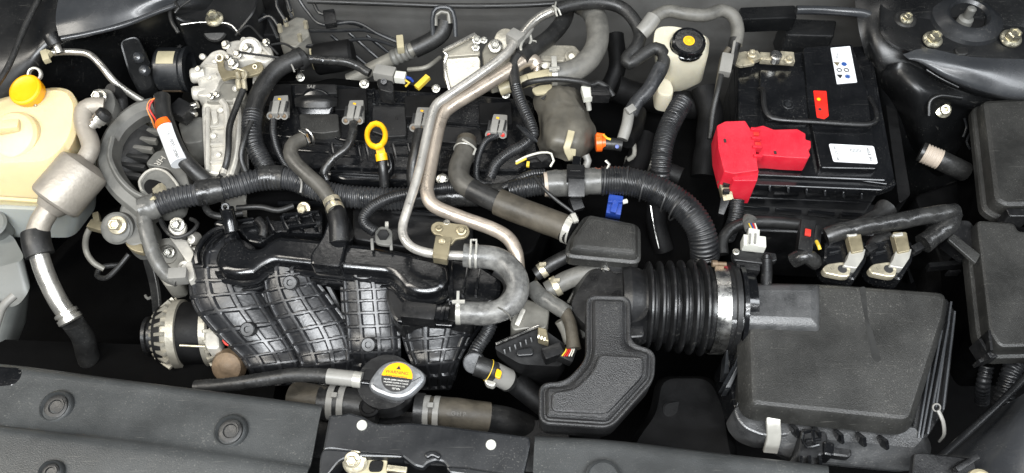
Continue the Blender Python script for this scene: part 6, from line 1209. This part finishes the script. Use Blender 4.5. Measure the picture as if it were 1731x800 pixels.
# small coolant hoses under the breather box
for x0, y0, x1, y1, x2, y2, w_, lab in ((905, 465, 935, 445, 970, 428, 24, 'upper of two short clamped hoses tucked left of the breather box neck'), (925, 492, 962, 472, 1020, 452, 32, 'lower dusty clamped hose tucked left of the worm clamp')):
    t = T('bypass_hose', lab, 'hose', x1, y1, -4)
    b = B(); b.tube([(x0, y0, -5), (x1, y1, -4), (x2, y2, -3)], w_, n=20, lump=.04); out(b, 'hose_body', 'rubber' if w_ < 30 else 'rubber_dusty', t)
    a = dvec((x0, y0, -5), (x1, y1, -4)); c = P(x0*.6+x1*.4, y0*.6+y1*.4, -4.6); b = B(); b.ring(c, a, w_/2*pxm(c)*100, .9, .15, 26); b.bar3(c+Vector((-.005, 0, .016)), c+Vector((.005, 0, .018)), .6, .4, .1); out(b, 'spring_clamp', 'zinc', t)
b = B(); b.tube([(905, 480, -6), (908, 468, -6), (918, 456, -6.4), (940, 452, -7)], 6, n=8); one(b, 'small_pipe', 'rubber_brown', 'tiny rusty bent pipe between the U hose and the clamped hoses', 'pipe')
# ================================================================== RESONATOR
t = T('resonator', 'black textured T shaped plastic resonator in front of the bellows', 'resonator', 1010, 620, 2)
RS = [(991, 494), (1067, 496), (1068, 576), (1110, 588), (1108, 640), (1034, 722), (911, 714), (911, 643), (956, 641), (991, 604)]
b = B(); b.prism(RS, 2.8, 4, 1.5, prof=[(1.75, 0), (1.25, .08), (.95, .35), (.85, .8), (.65, .85), (.5, .7), (.3, .62), (.12, .66), (0, .85), (0, 1.25), (.15, 1.35), (.15, 4.5), (.6, 5.5)], n=6); out(b, 'shell', 'grain', t)
b = B(); b.prism([(1012, 598, 4.0), (1088, 602, 4.0), (1088, 634, 3.7), (1026, 700, 3.0), (932, 696, 3.0), (932, 662, 3.3), (972, 656, 3.4), (1004, 624, 3.8)], h=1.6, r=.8, b=.3, dirn='z'); out(b, 'sloped_face', 'grain', t)
# ================================================================== THROTTLE BODY ELECTRONICS
t = T('throttle_actuator', 'black throttle actuator housing with connector between the U hose and resonator', 'throttle body', 900, 590, -8)
b = B(); b.loft([[(836, 590, -6), (840, 578, -6), (900, 552, -5.5), (912, 552, -5.5), (958, 584, -6), (950, 620, -8), (880, 616, -8)], [(838, 600, -7), (842, 588, -7), (902, 560, -7), (918, 560, -7), (964, 594, -8), (952, 632, -9.5), (876, 632, -9.5)], [(850, 620, -14), (860, 600, -14), (902, 580, -14), (918, 580, -14), (954, 610, -14), (940, 650, -15), (880, 650, -15)]], .8, 4); out(b, 'motor_housing', 'matte', t)
b = B(); b.bar((838, 583, -5), (911, 552, -4.6), 5, .6, .15); out(b, 'top_rim', 'steel', t)
for i in range(6):
    b = B(); x = 852+i*9; y = 590-i*4; b.bar((x, y, -5.2), (x+2, y+9, -5.6), 3, .6, .1); out(b, 'rim_rib', 'satin', t)
b = B(); b.prism([(872, 592), (900, 586), (903, 600), (874, 602)], -5.0, .5, .5, .15); out(b, 'bright_pad', 'steel_black', t)
b = B(); b.prism([(909, 552), (924, 556), (928, 578), (910, 572)], -3.8, 1.6, .2, .15); out(b, 'brass_lug', 'tan_metal', t)
for i in range(3):
    b = B(); x = 911+i*5; b.bar((x, 566+i*2, -3.2), (x-1, 572+i*2, -3.4), 3, .6, .1); out(b, 'contact', 'zinc', t)
b = B(); b.prism([(878, 500), (930, 520), (925, 556), (890, 556), (868, 560), (862, 548)], -6.5, 6, .8, .3); out(b, 'body', 'alu_dark', t)
b = B(); b.bar((886, 524, -6), (874, 552, -6.6), 8, 1.4, .2); out(b, 'rib', 'alu_cast', t)
b = B(); b.bar((918, 604, -4.2), (950, 592, -4.2), 22, 2.2, .4); b.bar((945, 600, -4.2), (968, 610, -4.6), 16, 2, .4); out(b, 'plug', 'satin', t, kind='stuff')
for i, c_ in enumerate(('wire_yellow', 'wire_red', 'wire_red', 'wire_white', 'wire_white', 'wire_black')):
    b = B(); b.tube([(960+i*3, 584, -2.6), (956+i*3.4, 594, -2.6), (950+i*4, 602, -3.4)], 2.6, n=6); out(b, 'wire', c_, t)
t = T('throttle_harness', 'grey plastic wrapped harness dropping beside the resonator to the throttle plug', 'harness', 950, 530, -3)
b = B(); b.tube([(900, 486, -4), (915, 502, -3.4), (938, 516, -3), (958, 530, -2.6)], 28, 'tape', pitch=2.4, n=20, lump=.12); out(b, 'upper_wrap', 'tape_grey', t)
b = B(); b.tube([(954, 524, -2.6), (964, 548, -2.4), (968, 572, -2.4), (970, 590, -2.6, 26)], 22, n=18, lump=.06); out(b, 'sleeve', 'rubber_brown', t)
b = B(); b.tube([(946, 542, -5), (956, 560, -6), (962, 580, -7)], 18, n=16); out(b, 'metal_stub', 'alu_dark', t)
b = B(); b.tube([(966, 516, -5), (976, 500, -4.4), (986, 486, -4)], 20, 'tape', pitch=.25, n=16); b.tube([(968, 520, -4), (984, 545, -4.6), (992, 570, -5)], 16, n=14); out(b, 'braided_sleeve', 'tape_grey', t, kind='stuff')
# knock sensor style connector under U hose
t = T('coolant_sensor', 'round black plug with yellow marks and grey collar right of the radiator cap', 'sensor', 815, 625, -6)
b = B(); b.tube([(830, 548, -5), (822, 566, -5.6), (808, 586, -6), (800, 604, -6)], 24, 'corr', pitch=.5, n=18); out(b, 'conduit', 'conduit', t)
b = B(); b.lathe(P(801, 614, -5.4), FR, [(1.5, -2), (1.6, -.2), (1.45, .1), (.1, .15)], 28); b.ring(P(801, 614, -5.2), FR, 1.3, .1, .08, 24); out(b, 'plug_head', 'conduit_dusty', t, kind='stuff')
b = B(); b.tube([(804, 618, -5.6), (822, 624, -6), (842, 634, -7), (860, 646, -9)], 36, n=24); out(b, 'body', 'rubber', t)
b = B(); b.tube([(834, 630, -6.6), (848, 637, -7.4), (858, 642, -8.2)], 38, n=24); out(b, 'collar', 'connector', t)
b = B(); b.prism([(840, 622), (849, 628), (845, 640), (836, 636)], -4.6, .5, .3, .1); out(b, 'yellow_mark', 'yellow', t)
b = B(); b.ring(P(826, 626, -6.1), dvec((804, 618, -5.6), (842, 634, -7)), 1.56, .12, .06, 26); out(b, 'yellow_ring', 'wire_yellow', t)
b = B(); b.prism([(818, 640), (840, 646), (834, 654), (822, 650)], -6, 1, .3, .15); out(b, 'white_clip', 'clip_white', t)
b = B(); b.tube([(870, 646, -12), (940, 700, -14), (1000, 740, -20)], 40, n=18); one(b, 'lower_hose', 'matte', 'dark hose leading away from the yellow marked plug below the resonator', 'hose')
# lower duct between resonator and air box
t = T('snorkel_duct', 'dusty dark air snorkel duct low between the resonator and air box', 'air duct', 1150, 700, -14)
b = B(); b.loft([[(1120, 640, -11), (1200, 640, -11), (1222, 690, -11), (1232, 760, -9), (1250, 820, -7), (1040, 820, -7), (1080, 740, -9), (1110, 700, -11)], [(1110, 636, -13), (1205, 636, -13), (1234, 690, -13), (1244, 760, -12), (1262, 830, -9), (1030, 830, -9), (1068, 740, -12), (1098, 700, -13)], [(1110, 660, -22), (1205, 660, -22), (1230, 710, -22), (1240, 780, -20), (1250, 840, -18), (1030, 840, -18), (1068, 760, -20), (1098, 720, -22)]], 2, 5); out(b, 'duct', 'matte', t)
b = B(); b.prism([(1116, 680), (1160, 672), (1190, 700), (1170, 730), (1124, 712)], -10.6, 1, 1.5, .4); out(b, 'raised_pad', 'matte', t)
t = T('frame_rail', 'dark lower crossmember behind the slam panel', 'crossmember', 200, 640, -20)
b = B(); b.bar((-60, 640, -22), (480, 660, -22), 120, 8, 2); b.tube([(160, 590, -22), (180, 620, -22), (150, 660, -22)], 30, n=16); out(b, 'beam', 'gap_shade', t, kind='stuff')
print('approx tris', TRI[0])
